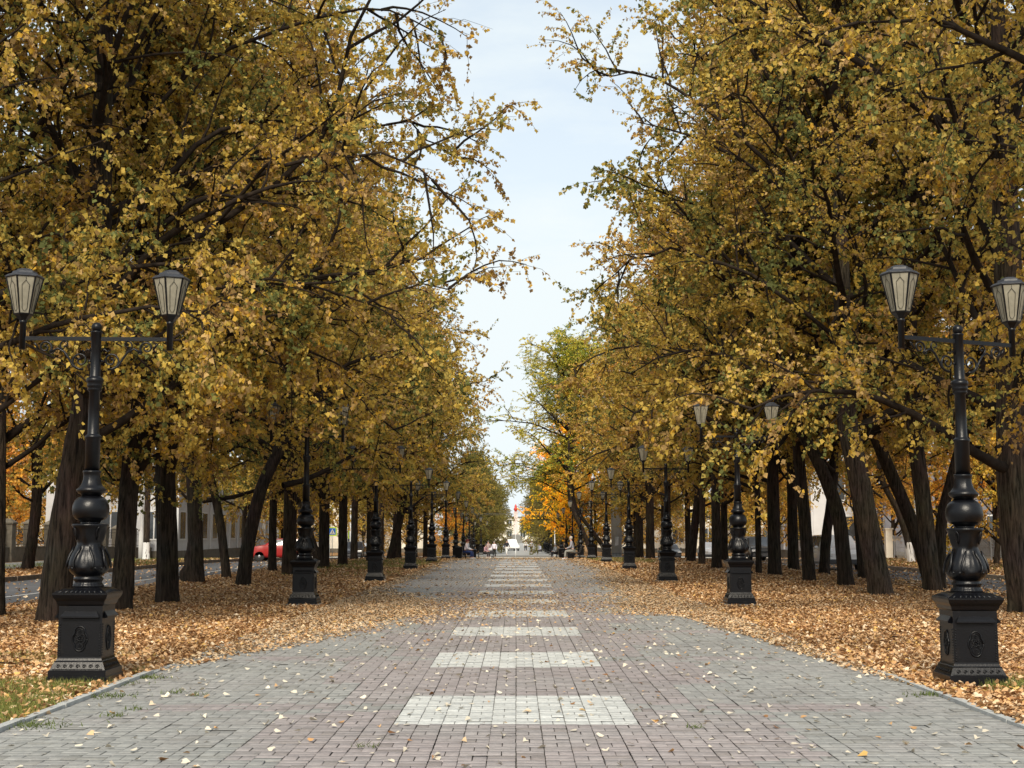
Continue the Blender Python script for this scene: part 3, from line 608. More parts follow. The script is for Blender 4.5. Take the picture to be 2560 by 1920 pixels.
tree(6.3, 112, .5, 'yellow green tree with dark limbs reaching over the far path', None, 'R', 2, off=(-2.0, 0), sc_=1.16, tint=(1.15, 1.42, .9), seg=14, rings=20, name='tree', zs=.72, lift=3.2)
tree(8.2, 119, .5, 'fuller yellow green tree close behind the one with dark limbs', None, 'H', 0, off=(-3.4, 0), sc_=1.15, tint=(1.15, 1.38, .9), seg=14, rings=20, name='tree', zs=.76, lift=2.8)
tree(5.6, 138, .35, 'bright orange yellow maple at the far end on the right', None, 'R', 4, sc_=1.08, tint=(2.3, 1.95, .5), seg=14, rings=20, name='maple_tree', zs=.95)
tree(7.6, 133, .35, 'golden yellow tree in front of the orange maple', None, 'R', 3, sc_=.62, tint=(1.7, 1.5, .8), seg=14, rings=20, name='maple_tree', zs=.75)
tree(-7.5, 152.5, .3, 'small orange tree behind the far left lamp posts', None, 'R', 1, sc_=.45, tint=(1.8, 1.3, .6), seg=14, rings=20, name='maple_tree', zs=.8)
# beyond the roads
rows = [(-21.4, 60.8, .5, 'dark leaning trunk beyond the left road in front of the stone fence', True),
        (-23, 81, .42, 'whitewashed tree beside the white pole past the left road', True), ]
tree(-21.4, 60.8, .5, 'dark tree beyond the left road, right in front of the stone pillar fence', TG['FL'], 'R', 1, off=(.3, 0), lean=[(.2, 0, 1.2), (.35, 0, 3)], tint=(1.35, 1.15, .9), name='park_tree')
tree(-22.9, 86, .42, 'tree with whitewashed foot next to the white pole beyond the left road', TG['FL'], 'R', 2, wash=True, tint=(1.2, 1.15, .9), name='park_tree')
tree(-19.4, 99, .4, 'tree beyond the left road with its trunk in front of the white building', TG['FL'], 'R', 3, wash=True, name='park_tree')
tree(22.2, 88, .36, 'tree with whitewashed foot nearest the white gate pillar on the right', TG['FR'], 'R', 1, off=(-.6, 0), wash=True, tint=(1.3, 1.1, .9), name='park_tree')
tree(21.6, 76, .4, 'leaning tree with whitewashed foot in front of the mesh fence', TG['FR'], 'R', 2, off=(-1.6, 0), lean=[(-.15, 0, 1.2), (-.7, 0, 3.0)], wash=True, tint=(1.35, 1.1, .9), name='park_tree')
tree(24.3, 70.5, .3, 'slim pale tree before the mesh fence near the right edge', TG['FR'], 'R', 3, off=(.5, 0), tint=(1.7, 1.25, .8), barkc=2.2, name='park_tree')
i = 0
for x, y0, y1, st in ((-23, 38, 150, 13), (-33, 55, 150, 11), (-42, 70, 180, 14), (-54, 90, 190, 18)):
    for y in np.arange(y0, y1, st):
        if x > -25 and 55 < y < 104: continue
        if -38 < x < -25 and 98 < y < 152: continue
        i += 1; tree(x + random.uniform(-1.5, 1.5), y + random.uniform(-2, 2), .4, 'yellow tree in the park beyond the left road, %s' % ('near the stone pillar fence' if y < 98 and x > -45 else 'far back'), TG['FL'] + ', background', 'R', 4 if i % 3 else 2, sc_=random.uniform(.85, 1.15), tint=(random.uniform(1.2, 1.6), random.uniform(1.1, 1.3), .9), seg=9, rings=10, name='park_tree')
for x, y0, y1, st in ((21, 44, 150, 16), (32, 58, 120, 11), (41, 70, 190, 14), (54, 90, 200, 18)):
    for y in np.arange(y0, y1, st):
        if x < 25 and 60 < y < 95: continue
        if 28 < x < 50 and y > 118 and y < 150: continue
        i += 1; tree(x + random.uniform(-1.5, 1.5), y + random.uniform(-2, 2), .4, 'yellow orange tree in the park beyond the right road, %s' % ('near the mesh fence' if y < 95 and x < 45 else 'far back'), TG['FR'] + ', background', 'R', 4 if i % 3 else 1, sc_=random.uniform(.8, 1.05), tint=(random.uniform(1.2, 1.5), random.uniform(1.1, 1.3), .85), seg=9, rings=10, name='park_tree')
# beyond the crossing road
for sx in (-1, 1):
    for k, y in enumerate((184, 193, 203, 214, 227, 242, 259, 278, 300, 325, 355, 390)):
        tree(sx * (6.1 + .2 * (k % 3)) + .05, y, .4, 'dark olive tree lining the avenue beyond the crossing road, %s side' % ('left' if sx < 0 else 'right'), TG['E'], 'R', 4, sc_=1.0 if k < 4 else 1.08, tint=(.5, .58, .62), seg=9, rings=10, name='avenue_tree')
for k, (x, y) in enumerate(((-14, 190), (-22, 200), (-31, 195), (-40, 210), (14, 190), (22, 200), (31, 196), (40, 212), (-14, 178), (15, 180), (-60, 215), (60, 215), (-75, 200), (75, 200))):
    tree(x, y, .4, 'olive tree in the side plantings beyond the crossing road', TG['E'] + ', sides', 'R', 4, tint=(.9, .8, .7), seg=9, rings=10, name='avenue_tree')
print('trees', ntree)

# ------------------------------------------------------------------ street lamps
def gather(base_r, lobes, amp):
    return lambda r, z, a: r * (1 + amp * math.cos(lobes * a))
LAMP = {}
def lamp_meshes():
    I = M['iron']; m = {}
    # concrete slab
    m['slab'] = MB().box(0, 0, 0, .72, .72, .09).mesh('slab', M['concrete'])
    # pedestal
    p = MB().sq([(.31, .03), (.31, .10), (.297, .107), (.297, .165), (.285, .172), (.25, .25), (.238, .265), (.23, .285), (.228, .30), (.226, .82), (.24, .835), (.25, .87), (.272, .90), (.285, .935), (.285, .952), (.20, .996), (.16, 1.005)])
    m['pedestal'] = p.mesh('pedestal', I)
    # raised panel moulding (one shelf per face), medallions, beads, scroll relief
    def onface(fn):
        q = MB()
        for k in range(1):
            t = fn(); Mx = Matrix.Rotation(k * math.pi / 2, 4, 'Z')
            q.add([tuple(Mx @ Vector(v)) for v in t.v], t.f, False); q.sm[-len(t.f):] = t.sm
        return q
    def shelf():
        t = MB(); y = -.226
        v = [(-.175, y, .69), (.175, y, .69), (.13, y, .655), (-.13, y, .655), (-.2, y - .045, .70), (.2, y - .045, .70), (.2, y - .045, .715), (-.2, y - .045, .715), (-.165, y - .002, .765), (.165, y - .002, .765)]
        t.add(v, [(3, 2, 1, 0), (0, 1, 5, 4), (4, 5, 6, 7), (7, 6, 9, 8), (1, 9, 6), (1, 6, 5), (0, 7, 8), (0, 4, 7)])
        return t
    m['shelf'] = onface(shelf).mesh('shelf_moulding', I)
    def medal():
        t = MB(); y = -.231; z0 = .485
        pts = []
        for k in range(41):
            a = 2 * math.pi * k / 40; c_, s_ = math.cos(a), math.sin(a); best = 0
            for ox, oz, rr in ((0, 0, .078), (0, .072, .054), (0, -.072, .054)):
                bq = ox * c_ + oz * s_; dq = bq * bq - (ox * ox + oz * oz - rr * rr)
                if dq > 0: best = max(best, bq + math.sqrt(dq))
            pts.append((best * c_, y, z0 + best * s_))
        t.tube(pts, .0085, 5)
        pts = [(x * .8, y, z0 + (z - z0) * .82) for x, _, z in pts]; t.tube(pts, .004, 4)
        for (cz, R0, npet) in ((z0, .038, 9), (z0 + .072, .02, 7), (z0 - .072, .02, 7)):
            t.ball((0, y, cz), R0 * .24, 8, 5)
            for k in range(npet):
                a = 2 * math.pi * k / npet
                t.tube([(R0 * s * math.cos(a), y - .004 * (1 - abs(s - .6)), cz + R0 * s * math.sin(a)) for s in (.35, .7, 1.0)], [R0 * .08, R0 * .17, R0 * .06], 5)
        for sx in (-1, 1):
            for s2 in (-1, 1):
                t.tube([(sx * (.034 + .016 * math.cos(a)), y - .002, z0 + s2 * (.028 + .016 * math.sin(a))) for a in np.linspace(0, 5.2, 9)], .0035, 4)
        return t
    m['medallion'] = onface(medal).mesh('medallion', I)
    def beads():
        t = MB()
        for k in range(13): 
            for sx in (-1, 1): t.ball((sx * .205, -.229, .32 + k * .026), .0085, 7, 4)
        return t
    m['beads'] = onface(beads).mesh('bead_row', I)
    def scrolls():
        t = MB()
        for k in range(7):
            x = -.2 + k * .0667; t.tube([(x + .02 * (1 - a / 9) * math.cos(a), -.2855 + .40 * (.021 + .02 * (1 - a / 9) * math.sin(a)), .19 + .021 + .02 * (1 - a / 9) * math.sin(a)) for a in np.linspace(0, 7.5, 12)], .0042, 4)
        t.tube([(-.26, -.285, .18), (.26, -.285, .18)], .004, 4); t.tube([(-.245, -.252, .256), (.245, -.252, .256)], .004, 4)
        return t
    m['scroll_band'] = onface(scrolls).mesh('scroll_band', I)
    # fluted cap: radial ribs on the sloping top
    t = MB()
    for k in range(36):
        a = 2 * math.pi * k / 36; c, s = math.cos(a), math.sin(a); q = .27 / max(abs(c), abs(s)); t.tube([(.16 * c, .16 * s, 1.004), (q * c, q * s, .957)], [.006, .012], 4)
    m['cap_ribs'] = t.mesh('cap_rib', I)
    # vase with acanthus leaves
    prof = [(.15, 1.0), (.158, 1.02), (.15, 1.035), (.135, 1.05), (.138, 1.07), (.15, 1.08), (.152, 1.10), (.135, 1.11), (.14, 1.125), (.168, 1.14), (.19, 1.16), (.205, 1.185), (.212, 1.22), (.21, 1.26), (.20, 1.30), (.186, 1.335), (.168, 1.37), (.146, 1.405), (.132, 1.44), (.13, 1.47), (.142, 1.51), (.152, 1.56), (.168, 1.61), (.185, 1.64), (.19, 1.652), (.186, 1.665), (.10, 1.67), (.098, 1.69)]
    prof2 = []
    for a, b in zip(prof[:-1], prof[1:]):
        nn = 2 if b[1] - a[1] > .02 else 1
        for i in range(nn): prof2.append((a[0] + (b[0] - a[0]) * i / nn, a[1] + (b[1] - a[1]) * i / nn))
    prof2.append(prof[-1])
    def acan(r, z, a):
        if 1.0 < z < 1.10: return r * (1 + .03 * (math.cos(28 * a)))
        if 1.13 < z < 1.45:
            u = (z - 1.15) / .3; ph = (a * 4 / (2 * math.pi)) % 1; d = abs(ph - .5) * 2      # four large leaves hanging down
            wd = .42 + .4 * u; edge = max(0, 1 - (d / wd) ** 2) if u > 0 else 0
            v = .075 * edge * min(1, max(0, u) * 5) + .02 * math.cos(12 * math.pi * d + 5 * u) * min(1, 3 * max(0, u)) * (1 if d > .15 else .3)
            lob = .05 * math.exp(-((d - .92) / .16) ** 2 - ((z - 1.20) / .03) ** 2)
            return r * (1 + v - .03 + lob)
        if 1.45 <= z < 1.64:
            ph = (a * 4 / (2 * math.pi) + .5) % 1; d = abs(ph - .5) * 2; u = (z - 1.45) / .19
            return r * (1 + .10 * math.exp(-(d / .22) ** 2) * math.sin(math.pi * min(1, u * 1.05)) - .06 * math.exp(-((d - .6) / .25) ** 2) * math.sin(math.pi * u))
        return r
    t = MB().lathe(prof2, 72, fn=acan)
    for k in range(4):
        for s in (-1, 1):
            a = k * math.pi / 2 + s * .30 + math.pi / 4 * 0
            pts = [((r + .012) * math.cos(a + s * w_), (r + .012) * math.sin(a + s * w_), z) for r, z, w_ in ((.142, 1.43, 0), (.16, 1.385, .06), (.185, 1.34, .14), (.205, 1.285, .2), (.215, 1.235, .18), (.212, 1.20, .08))]
            t.tube(pts, [.008, .012, .014, .013, .012, .006], 5)
            a2 = k * math.pi / 2 + s * .62
            t.ball((.207 * math.cos(a2), .207 * math.sin(a2), 1.205), .017, 8, 5)
        a = k * math.pi / 2 + math.pi / 4
        t.tube([((r) * math.cos(a + q), (r) * math.sin(a + q), z) for r, z, q in ((.15, 1.50, 0), (.165, 1.55, .09), (.178, 1.60, .11), (.186, 1.635, 0), (.178, 1.60, -.11), (.165, 1.55, -.09), (.15, 1.50, 0))], .007, 5)
    m['vase'] = t.mesh('vase', I)
    # globe and calyx
    t = MB().lathe([(.105, 1.685), (.11, 1.70), (.15, 1.715), (.178, 1.745), (.19, 1.79), (.192, 1.83), (.185, 1.87), (.165, 1.915), (.135, 1.945), (.105, 1.96)], 36)
    m['globe'] = t.mesh('globe', I)
    def petals(r, z, a): return r * (1 + (.05 * max(0, math.cos(8 * a)) if 2.05 < z < 2.2 else 0))
    t = MB().lathe([(.10, 1.955), (.105, 1.975), (.13, 1.985), (.152, 2.01), (.155, 2.03), (.13, 2.05), (.105, 2.085), (.09, 2.13), (.086, 2.17), (.09, 2.2), (.098, 2.215), (.092, 2.228)], 40, fn=petals)
    m['calyx'] = t.mesh('calyx', I)
    t = MB().lathe([(.078, 2.22), (.076, 2.56), (.082, 2.57), (.088, 2.585), (.082, 2.60), (.066, 2.61), (.06, 2.62), (.056, 3.07), (.07, 3.08), (.076, 3.095), (.07, 3.11), (.078, 3.118), (.083, 3.14), (.078, 3.16), (.085, 3.17), (.092, 3.19), (.085, 3.215), (.062, 3.225), (.054, 3.24), (.054, 3.70), (.06, 3.705), (.06, 3.72), (.045, 3.725)], 24,
                  fn=lambda r, z, a: r * (1 + (.05 * math.cos(8 * a) if 2.3 < z < 2.52 else 0)))
    m['shaft'] = t.mesh('shaft', I)
    m['finial'] = MB().ball((0, 0, 3.765), .056, 16, 10).mesh('finial', I)
    # arm with scrollwork (points +x)
    t = MB().box(.40, 0, 3.64, .70, .03, .042); t.lathe([(.034, 3.52), (.034, 3.80), (.04, 3.805), (.04, 3.83), (.03, 3.835)], 14, cx=.775)
    m['arm'] = t.mesh('arm', I)
    t = MB()
    def spiral(cx, cz, r0, a0, turns, sgn, r1=.25, n=22, th=.013):
        pts = [(cx + r0 * (1 - (1 - r1) * s) * math.cos(a0 + sgn * turns * 2 * math.pi * s), 0, cz + r0 * (1 - (1 - r1) * s) * math.sin(a0 + sgn * turns * 2 * math.pi * s)) for s in np.linspace(0, 1, n)]
        t.tube(pts, [th * (1 - .4 * s) for s in np.linspace(0, 1, n)], 6); e = pts[-1]; t.ball(e, th * 1.25, 8, 6); return pts[0]
    # large S: from bottom loop near the pole up to the outer loop
    S1 = spiral(.16, 3.405, .098, -1.9, 1.45, 1, .22)
    S2 = spiral(.535, 3.545, .075, -2.3, 1.35, -1, .22)
    t.tube([S1, (.175, 0, 3.315), (.24, 0, 3.35), (.285, 0, 3.43), (.335, 0, 3.50), (.40, 0, 3.535), S2], .013, 6)
    spiral(.33, 3.575, .055, -1.2, .95, 1, .35, th=.01)
    spiral(.47, 3.50, .03, 2.5, .8, 1, .4, n=12, th=.008)
    t.tube([(.05, 0, 3.50), (.09, 0, 3.53), (.12, 0, 3.50), (.145, 0, 3.52)], .009, 5); t.tube([(.05, 0, 3.40), (.08, 0, 3.40)], .012, 5)
    t.tube([(.60, 0, 3.52), (.64, 0, 3.58), (.665, 0, 3.60)], [.01, .012, .003], 5)
    m['scroll'] = t.mesh('scroll', I)
    # lantern: hexagonal, wider above; local origin at its foot
    zt, zbm, rt, rb = .47, .075, .188, .095
    t = MB().lathe([(.03, -.03), (.035, 0), (.075, .045), (.098, .065), (.10, .075)], 6, ph=0, sm=False)
    m['holder'] = t.mesh('holder', I)
    t = MB()
    for k in range(6):
        a = k * math.pi / 3; c, s = math.cos(a), math.sin(a)
        t.tube([(rb * c, rb * s, zbm), (rt * c, rt * s, zt)], [.0085, .011], 5, sm=False)
        a2 = a + math.pi / 3; t.tube([(rt * c, rt * s, zt), (rt * math.cos(a2), rt * math.sin(a2), zt)], .009, 4, sm=False); t.tube([(rb * c, rb * s, zbm), (rb * math.cos(a2), rb * math.sin(a2), zbm)], .008, 4, sm=False)
        # glazing bar outline: elongated hexagon on each pane
        def on(u, v, o=.006):
            r = rb + (rt - rb) * v; z = zbm + (zt - zbm) * v
            p1 = Vector((r * c, r * s, z)); p2 = Vector((r * math.cos(a2), r * math.sin(a2), z)); q = p1.lerp(p2, u); n_ = Vector((math.cos((a + a2) / 2), math.sin((a + a2) / 2), -.3)); return tuple(q + n_ * o)
        t.tube([on(.5, 0.97), on(.5, .88), on(.27, .76), on(.27, .14), on(.4, .07), on(.6, .07), on(.73, .14), on(.73, .76), on(.5, .88)], .0026, 4)
    m['frame'] = t.mesh('frame', I)
    m['roof'] = MB().lathe([(.19, .462), (.205, .470), (.205, .478), (.17, .502), (.135, .512), (.125, .535), (.09, .548), (.075, .562), (.03, .57), (.001, .572)], 6, ph=0, sm=False).mesh('roof', mat('lantern_roof_metal', (.022, .024, .03), .5, .2, 40, .3, 8))
    G = mat('milky_glass', (.44, .41, .32), .35, var=.22, vscale=7, translucent=.5, spec=.4)
    a, a2 = 0, math.pi / 3
    m['pane'] = npmesh('glass_pane', [(rb * 1, 0, zbm), (rb * math.cos(a2), rb * math.sin(a2), zbm), (rt * math.cos(a2), rt * math.sin(a2), zt), (rt, 0, zt)], [(0, 1, 2, 3)], G)
    m['bulb'] = MB().ball((0, 0, .14), .035, 10, 8, 1.3).mesh('bulb', M['clear_lens'])
    return m
LM = lamp_meshes()
def lamp(x, y, label, arm_rz=0, group=None, tilt=0):
    root = empty('street_lamp', (x, y, gz(y) - (.075 if y < 14.6 else .03 if y < 15 else 0))); tag(root, label, 'lamp post', group); root.rotation_euler = (0, tilt, 0)
    link('slab', LM['slab'], root); pd = link('pedestal', LM['pedestal'], root)
    for nm, k in (('shelf_moulding', 'shelf'), ('medallion', 'medallion'), ('bead_row', 'beads'), ('scroll_band', 'scroll_band'), ('cap_rib', 'cap_ribs')): 
            for q in range(4 if k != 'cap_ribs' else 1): link(nm, LM[k], pd).rotation_euler = (0, 0, q * math.pi / 2)
    for k in ('vase', 'globe', 'calyx', 'shaft', 'finial'): link(k, LM[k], root)
    for s in (0, 1):
        a = link('arm', LM['arm'], root); a.rotation_euler = (0, 0, arm_rz + s * math.pi); link('scroll', LM['scroll'], a)
        ln = link('lantern', LM['holder'], root); an = arm_rz + s * math.pi; ln.location = (.775 * math.cos(an), .775 * math.sin(an), 3.825); ln.rotation_euler = (0, 0, an + .35)
        link('frame', LM['frame'], ln); link('roof', LM['roof'], ln); link('bulb', LM['bulb'], ln)
        for q in range(6): p = link('glass_pane', LM['pane'], ln); p.rotation_euler = (0, 0, q * math.pi / 3)
    return root
LY = [14.65, 30, 45, 60, 75, 90, 105, 120, 135, 149]
for i, y in enumerate(LY):
    lamp(-4.50 if i == 0 else -4.55, y, '%s black two-lantern lamp post from the camera along the left kerb' % ORD[i], arm_rz=R([4, 2, 3, 0, 2, -2, 0, 3, 0, 0][i]), group='lamp posts along the left kerb')
    lamp([4.70, 4.8, 4.88, 4.88, 4.88][min(i, 4)], y if i else 14.55, '%s black two-lantern lamp post from the camera along the right kerb' % ORD[i], arm_rz=R([26, 3, 14, 8, 2, 0, 0, 3, 0, 0][i]), group='lamp posts along the right kerb')
for sx in (-1, 1):
    for y in (182, 196, 210, 224, 238, 252):
        lamp(sx * 4.6, y, 'black lamp post in the row beyond the crossing road, %s side' % ('left' if sx < 0 else 'right'), group='lamp posts beyond the crossing road')

# ------------------------------------------------------------------ fences, poles, buildings
def fence_left():
    f = empty('stone_pillar_fence', (-28, 66, 0)); tag(f, 'old fence of stone pillars and black iron railings beyond the left road', 'fence')
    pm = MB().box(0, 0, 1.05, .62, .62, 2.1).box(0, 0, 2.13, .74, .74, .08).box(0, 0, 2.28, .74, .74, .22, top=.25).box(0, 0, .15, .7, .7, .3).mesh('pillar', M['stone'])
    wm = MB().box(0, 1.75, .38, .34, 2.86, .76).box(0, 1.75, .79, .42, 2.86, .06).mesh('low_wall', M['stone'])
    t = MB()
    for z in (.95, 1.78): t.box(0, 1.75, z, .035, 2.86, .03)
    rm = t.mesh('rail', M['iron'])
    bm_ = MB().box(0, 0, 1.38, .02, .02, 1.14).box(0, 0, 1.99, .03, .03, .08, top=.1).mesh('bar', M['iron'])
    for k in range(12):
        y = k * 3.5; z = gz(66 + y)
        for nm, me in (('pillar', pm), ('low_wall', wm), ('rail', rm)):
            o = link(nm, me, f); o.location = (0, y, z)
        for q in range(14):
            o = link('bar', bm_, f); o.location = (0, y + .42 + q * .205, z)
fence_left()
def fence_right():
    f = empty('mesh_fence', (28, 70, 0)); tag(f, 'light grey welded mesh fence beyond the right road', 'fence')
    pm = MB().box(0, 0, .85, .06, .06, 1.7).box(0, 0, 1.71, .07, .07, .03).mesh('post', M['mesh_grey'])
    t = MB()
    for q in range(30): t.box(0, .1 + q * .097, .86, .012, .012, 1.42)
    for z in (.3, .75, 1.2, 1.45): t.box(.008, 1.5, z, .014, 2.9, .014)
    for z in (.18, 1.56): t.box(0, 1.5, z, .02, 2.9, .025)
    for q in range(15): t.tube([(0, .15 + q * .19, 1.45), (0, .2 + q * .19, 1.52), (0, .27 + q * .19, 1.56)], .012, 4)
    mm = t.mesh('mesh_panel', M['mesh_grey'])
    for k in range(12):
        o = link('post', pm, f); o.location = (0, k * 3.0, gz(70 + k * 3))
        if k < 11: o = link('mesh_panel', mm, f); o.location = (0, k * 3.0, gz(70 + k * 3) + .05)
    g = MB().box(0, 0, 1.1, .5, .5, 2.2).box(0, 0, 2.24, .62, .62, .1).build('gate_pillar', M['wall_cream']); g.location = (28, 104.5, gz(104)); tag(g, 'white masonry gate pillar ending the mesh fence', 'pillar')
    # low grey wall/parapet behind the fence
    w_ = MB().box(0, 0, .55, .3, 30, 1.1).box(0, 0, 1.13, .4, 30, .08).build('boundary_wall', M['concrete']); w_.location = (33, 86, 0); tag(w_, 'low grey wall behind the mesh fence', 'wall')
fence_right()
def pole(x, y, h, r, label, m='whitepaint', lampy=False):
    t = MB().lathe([(r * 1.35, 0), (r * 1.35, h * .22), (r, h * .23), (r * .6, h)], 12); o = t.build('utility_pole', M[m]); o.location = (x, y, gz(y)); tag(o, label, 'pole')
    c = MB().box(0, 0, .03, r * 5, r * 5, .06).build('base_plate', M['concrete'], o)
    if lampy: MB().tube([(0, 0, h - .1), (.5, 0, h + .35), (1.4, 0, h + .45)], .04, 6).build('bracket', M[m], o); MB().box(1.6, 0, h + .44, .5, .2, .1).build('lamp_head', M['mesh_grey'], o)
pole(-24.3, 90, 8, .13, 'white pole standing on the grass past the left road', lampy=True)
pole(24.8, 86, 8, .13, 'white pole in front of the mesh fence on the right', lampy=True)
pole(-17.9, 150, 7, .1, 'white pole beside the pedestrian crossing sign')
pole(4.55, 163, 3.4, .05, 'thin pale post at the far right corner of the crossing')
pole(-.05, 163.5, 3.3, .035, 'very thin pale post in the middle of the far crossing')
def building(name, x0, x1, y0, y1, H, wm, label, cols_side=8, cols_front=4, side=1, floors=2):
    b = empty(name, ((x0 + x1) / 2, (y0 + y1) / 2, gz(y0) - .3)); tag(b, label, 'building'); wx, wy = x1 - x0, y1 - y0
    MB().box(0, 0, H / 2, wx, wy, H).build('wall', wm, b); MB().box(0, 0, H + .15, wx + .7, wy + .7, .3).build('roof', M['concrete'], b); MB().box(0, 0, .45, wx + .16, wy + .16, .9).build('plinth', M['stone'], b)
    fm = MB().box(0, 0, 0, 1.9, .14, 2.3).mesh('window', M['whitepaint']); gm = MB().box(-.43, 0, 0, .76, .18, 2.04).box(.43, 0, 0, .76, .18, 2.04).mesh('pane', M['window']); pmn = MB().box(0, 0, 0, .45, .24, H - 1).mesh('pilaster', wm)
    hs = (H - 1) / floors
    sx = side
    for k in range(cols_side):
        y = -wy / 2 + (k + .5) * wy / cols_side
        for fl in range(floors):
            o = link('window', fm, b); o.location = (sx * wx / 2, y, 1.1 + hs * (fl + .5)); o.rotation_euler = (0, 0, math.pi / 2); link('pane', gm, o)
        o = link('pilaster', pmn, b); o.location = (sx * (wx / 2 + .04), y - wy / cols_side / 2 + .3, H / 2 + .45); o.rotation_euler = (0, 0, math.pi / 2)
    for k in range(cols_front):
        x = -wx / 2 + (k + .5) * wx / cols_front
        for fl in range(floors):
            o = link('window', fm, b); o.location = (x, -wy / 2, 1.1 + hs * (fl + .5)); link('pane', gm, o)
    return b
building('office_building', -36, -26, 106, 152, 8, M['wall_white'], 'white two-storey building with tall windows behind the left trees', 12, 3, 1)
building('house', 33.5, 58, 126, 150, 9, M['wall_grey'], 'dark grey building behind the mesh fence on the right', 5, 4, -1)
building('white_building', 25.5, 31, 119, 140, 8, M['wall_white'], 'white building showing between the right trunks', 5, 1, -1)
building('cream_building', 13, 75, 206, 222, 8, M['wall_cream'], 'cream building far off behind the right trees', 4, 14, -1)
building('cream_building', -90, -13, 206, 222, 8, M['wall_cream'], 'cream building far off behind the left trees', 4, 16, 1)
building('distant_building', -9, 9, 462, 476, 8.5, M['wall_cream'], 'pale sunlit building closing the end of the avenue', 3, 4, 1)

# pale fluted column, right of the path
def column():
    x, y = 8.75, 121; c = empty('memorial_column', (x, y, gz(y) - .05)); tag(c, 'pale grey fluted concrete column with plaque behind the right lamp posts', 'column')
    m = mat('pale_concrete', (.42, .45, .47), .9, .3, 20, .15, 1.5)
    MB().lathe([(.46, 0), (.45, 6.2), (.5, 6.25), (.5, 6.5)], 48, fn=lambda r, z, a: r * (1 - .05 * (math.cos(10 * a) > .2))).build('shaft', m, c)
    MB().box(0, 0, .12, 1.5, 1.5, .24).build('base', m, c); MB().box(0, -.47, 1.55, .32, .08, .75).build('plaque', M['mesh_grey'], c, .02)
    t = MB()
    for k in range(14):
        for s in (-1, 1): t.box(-.85 + k * .13, s * .85, .35, .02, .02, .5)
    for s in (-1, 1): t.box(0, s * .85, .5, 1.75, .025, .025)
    t.build('railing', M['iron'], c)
column()
# distant monument with red top
mn = empty('monument', (-.1, 430, gz(430))); tag(mn, 'far slender brownish monument with a red top at the end of the avenue', 'monument')
MB().box(0, 0, 1, 4, 4, 2).box(0, 0, 2.3, 2.6, 2.6, .6).build('base', M['concrete'], mn); MB().sq([(.75, 2.5), (.55, 9.2), (.7, 9.3), (.7, 9.6)]).build('shaft', simple('pale_pink_granite', (.60, .50, .46), .7), mn)
MB().lathe([(.3, 9.6), (.5, 10.1), (.7, 10.4), (.35, 10.9), (.4, 11.3), (.02, 12.0)], 10).build('red_top', simple('red_enamel', (.45, .04, .03), .5), mn)
# overhead wires across the crossing
for k, (yy, zz) in enumerate(((160, 5.2), (163, 5.0), (166, 5.1))):
    pts = [(x, yy + .02 * x, zz - 1.2 - .5 * math.cos(x / 22 * 1.57) + .4 + k * .05) for x in np.linspace(-22, 22, 15)]
    o = MB().tube(pts, .007, 4).build('overhead_wire', M['concrete']); tag(o, 'thin pale overhead wire across the far crossing', 'wire', 'overhead wires')
for sx in (-1, 1):
    pole(sx * 22, 163, 6.5, .12, 'steel mast carrying the overhead wires on the %s' % ('left' if sx < 0 else 'right'), 'mesh_grey')
# pedestrian crossing signs
def sign(x, y, label):
    s = empty('road_sign', (x, y, gz(y))); tag(s, label, 'road sign'); MB().lathe([(.03, 0), (.03, 3.0)], 8).build('post', M['mesh_grey'], s)
    MB().box(0, -.04, 2.55, .86, .02, .86).build('backing', simple('lime_reflective', (.55, .75, .05), .5), s); MB().box(0, -.054, 2.55, .64, .012, .64).build('plate', simple('sign_blue', (.02, .13, .5), .5), s)
    m = M['whitepaint']; t = MB(); v = [(-.27, -.063, 2.29), (.27, -.063, 2.29), (0, -.063, 2.80)]; t.add(v, [(0, 1, 2)]); t.build('triangle', m, s)
    k = simple('sign_black', (.01, .01, .01), .6); t = MB().box(.0, -.067, 2.62, .05, .004, .05).box(.0, -.067, 2.53, .05, .004, .13)
    t.add([(-.02, -.068, 2.47), (.02, -.068, 2.47), (-.06, -.068, 2.36), (-.09, -.068, 2.36)], [(0, 1, 2, 3)]); t.add([(-.01, -.0685, 2.47), (.03, -.0685, 2.47), (.1, -.0685, 2.36), (.07, -.0685, 2.36)], [(0, 1, 2, 3)]); t.build('walking_figure', k, s)
    for q in range(4): MB().box(-.15 + q * .1, -.067, 2.33, .04, .004, .03).build('stripe', k, s)
sign(-17.6, 133, 'pedestrian crossing sign with lime border, the nearer of two on the left')
sign(-18.3, 155, 'pedestrian crossing sign with lime border, the farther one by the white pole')

# ------------------------------------------------------------------ benches, bins
def bench(x, y, rz, label):
    b = empty('park_bench', (x, y, gz(y)), rz); tag(b, label, 'bench', 'benches beside the far path')
    sl = MB().box(0, 0, 0, 1.7, .075, .035).mesh('slat', M['wood'])
    for k in range(5): o = link('slat', sl, b); o.location = (0, -.2 + k * .095, .44)
    for k in range(4): o = link('slat', sl, b); o.location = (0, .23 + k * .035, .55 + k * .105); o.rotation_euler = (R(75), 0, 0)
    for sx in (-1, 1):
        MB().tube([(sx * .7, -.22, 0), (sx * .7, -.2, .3), (sx * .7, -.22, .41), (sx * .7, .22, .41), (sx * .7, .36, .9)], .025, 6).tube([(sx * .7, .25, 0), (sx * .7, .2, .41)], .025, 6).tube([(sx * .7, -.22, .42), (sx * .7, -.24, .62), (sx * .7, .27, .64)], .02, 6).build('leg', M['iron'], b)
bench(3.95, 91, R(-90), 'dark slatted bench under the elderly man on the right')
bench(-3.95, 103, R(90), 'dark slatted bench under the seated couple on the left')
bench(-3.95, 139, R(90), 'dark slatted bench at the far left end with the stroller group')
bench(3.95, 128, R(-90), 'dark slatted bench at the far right with the small seated person')
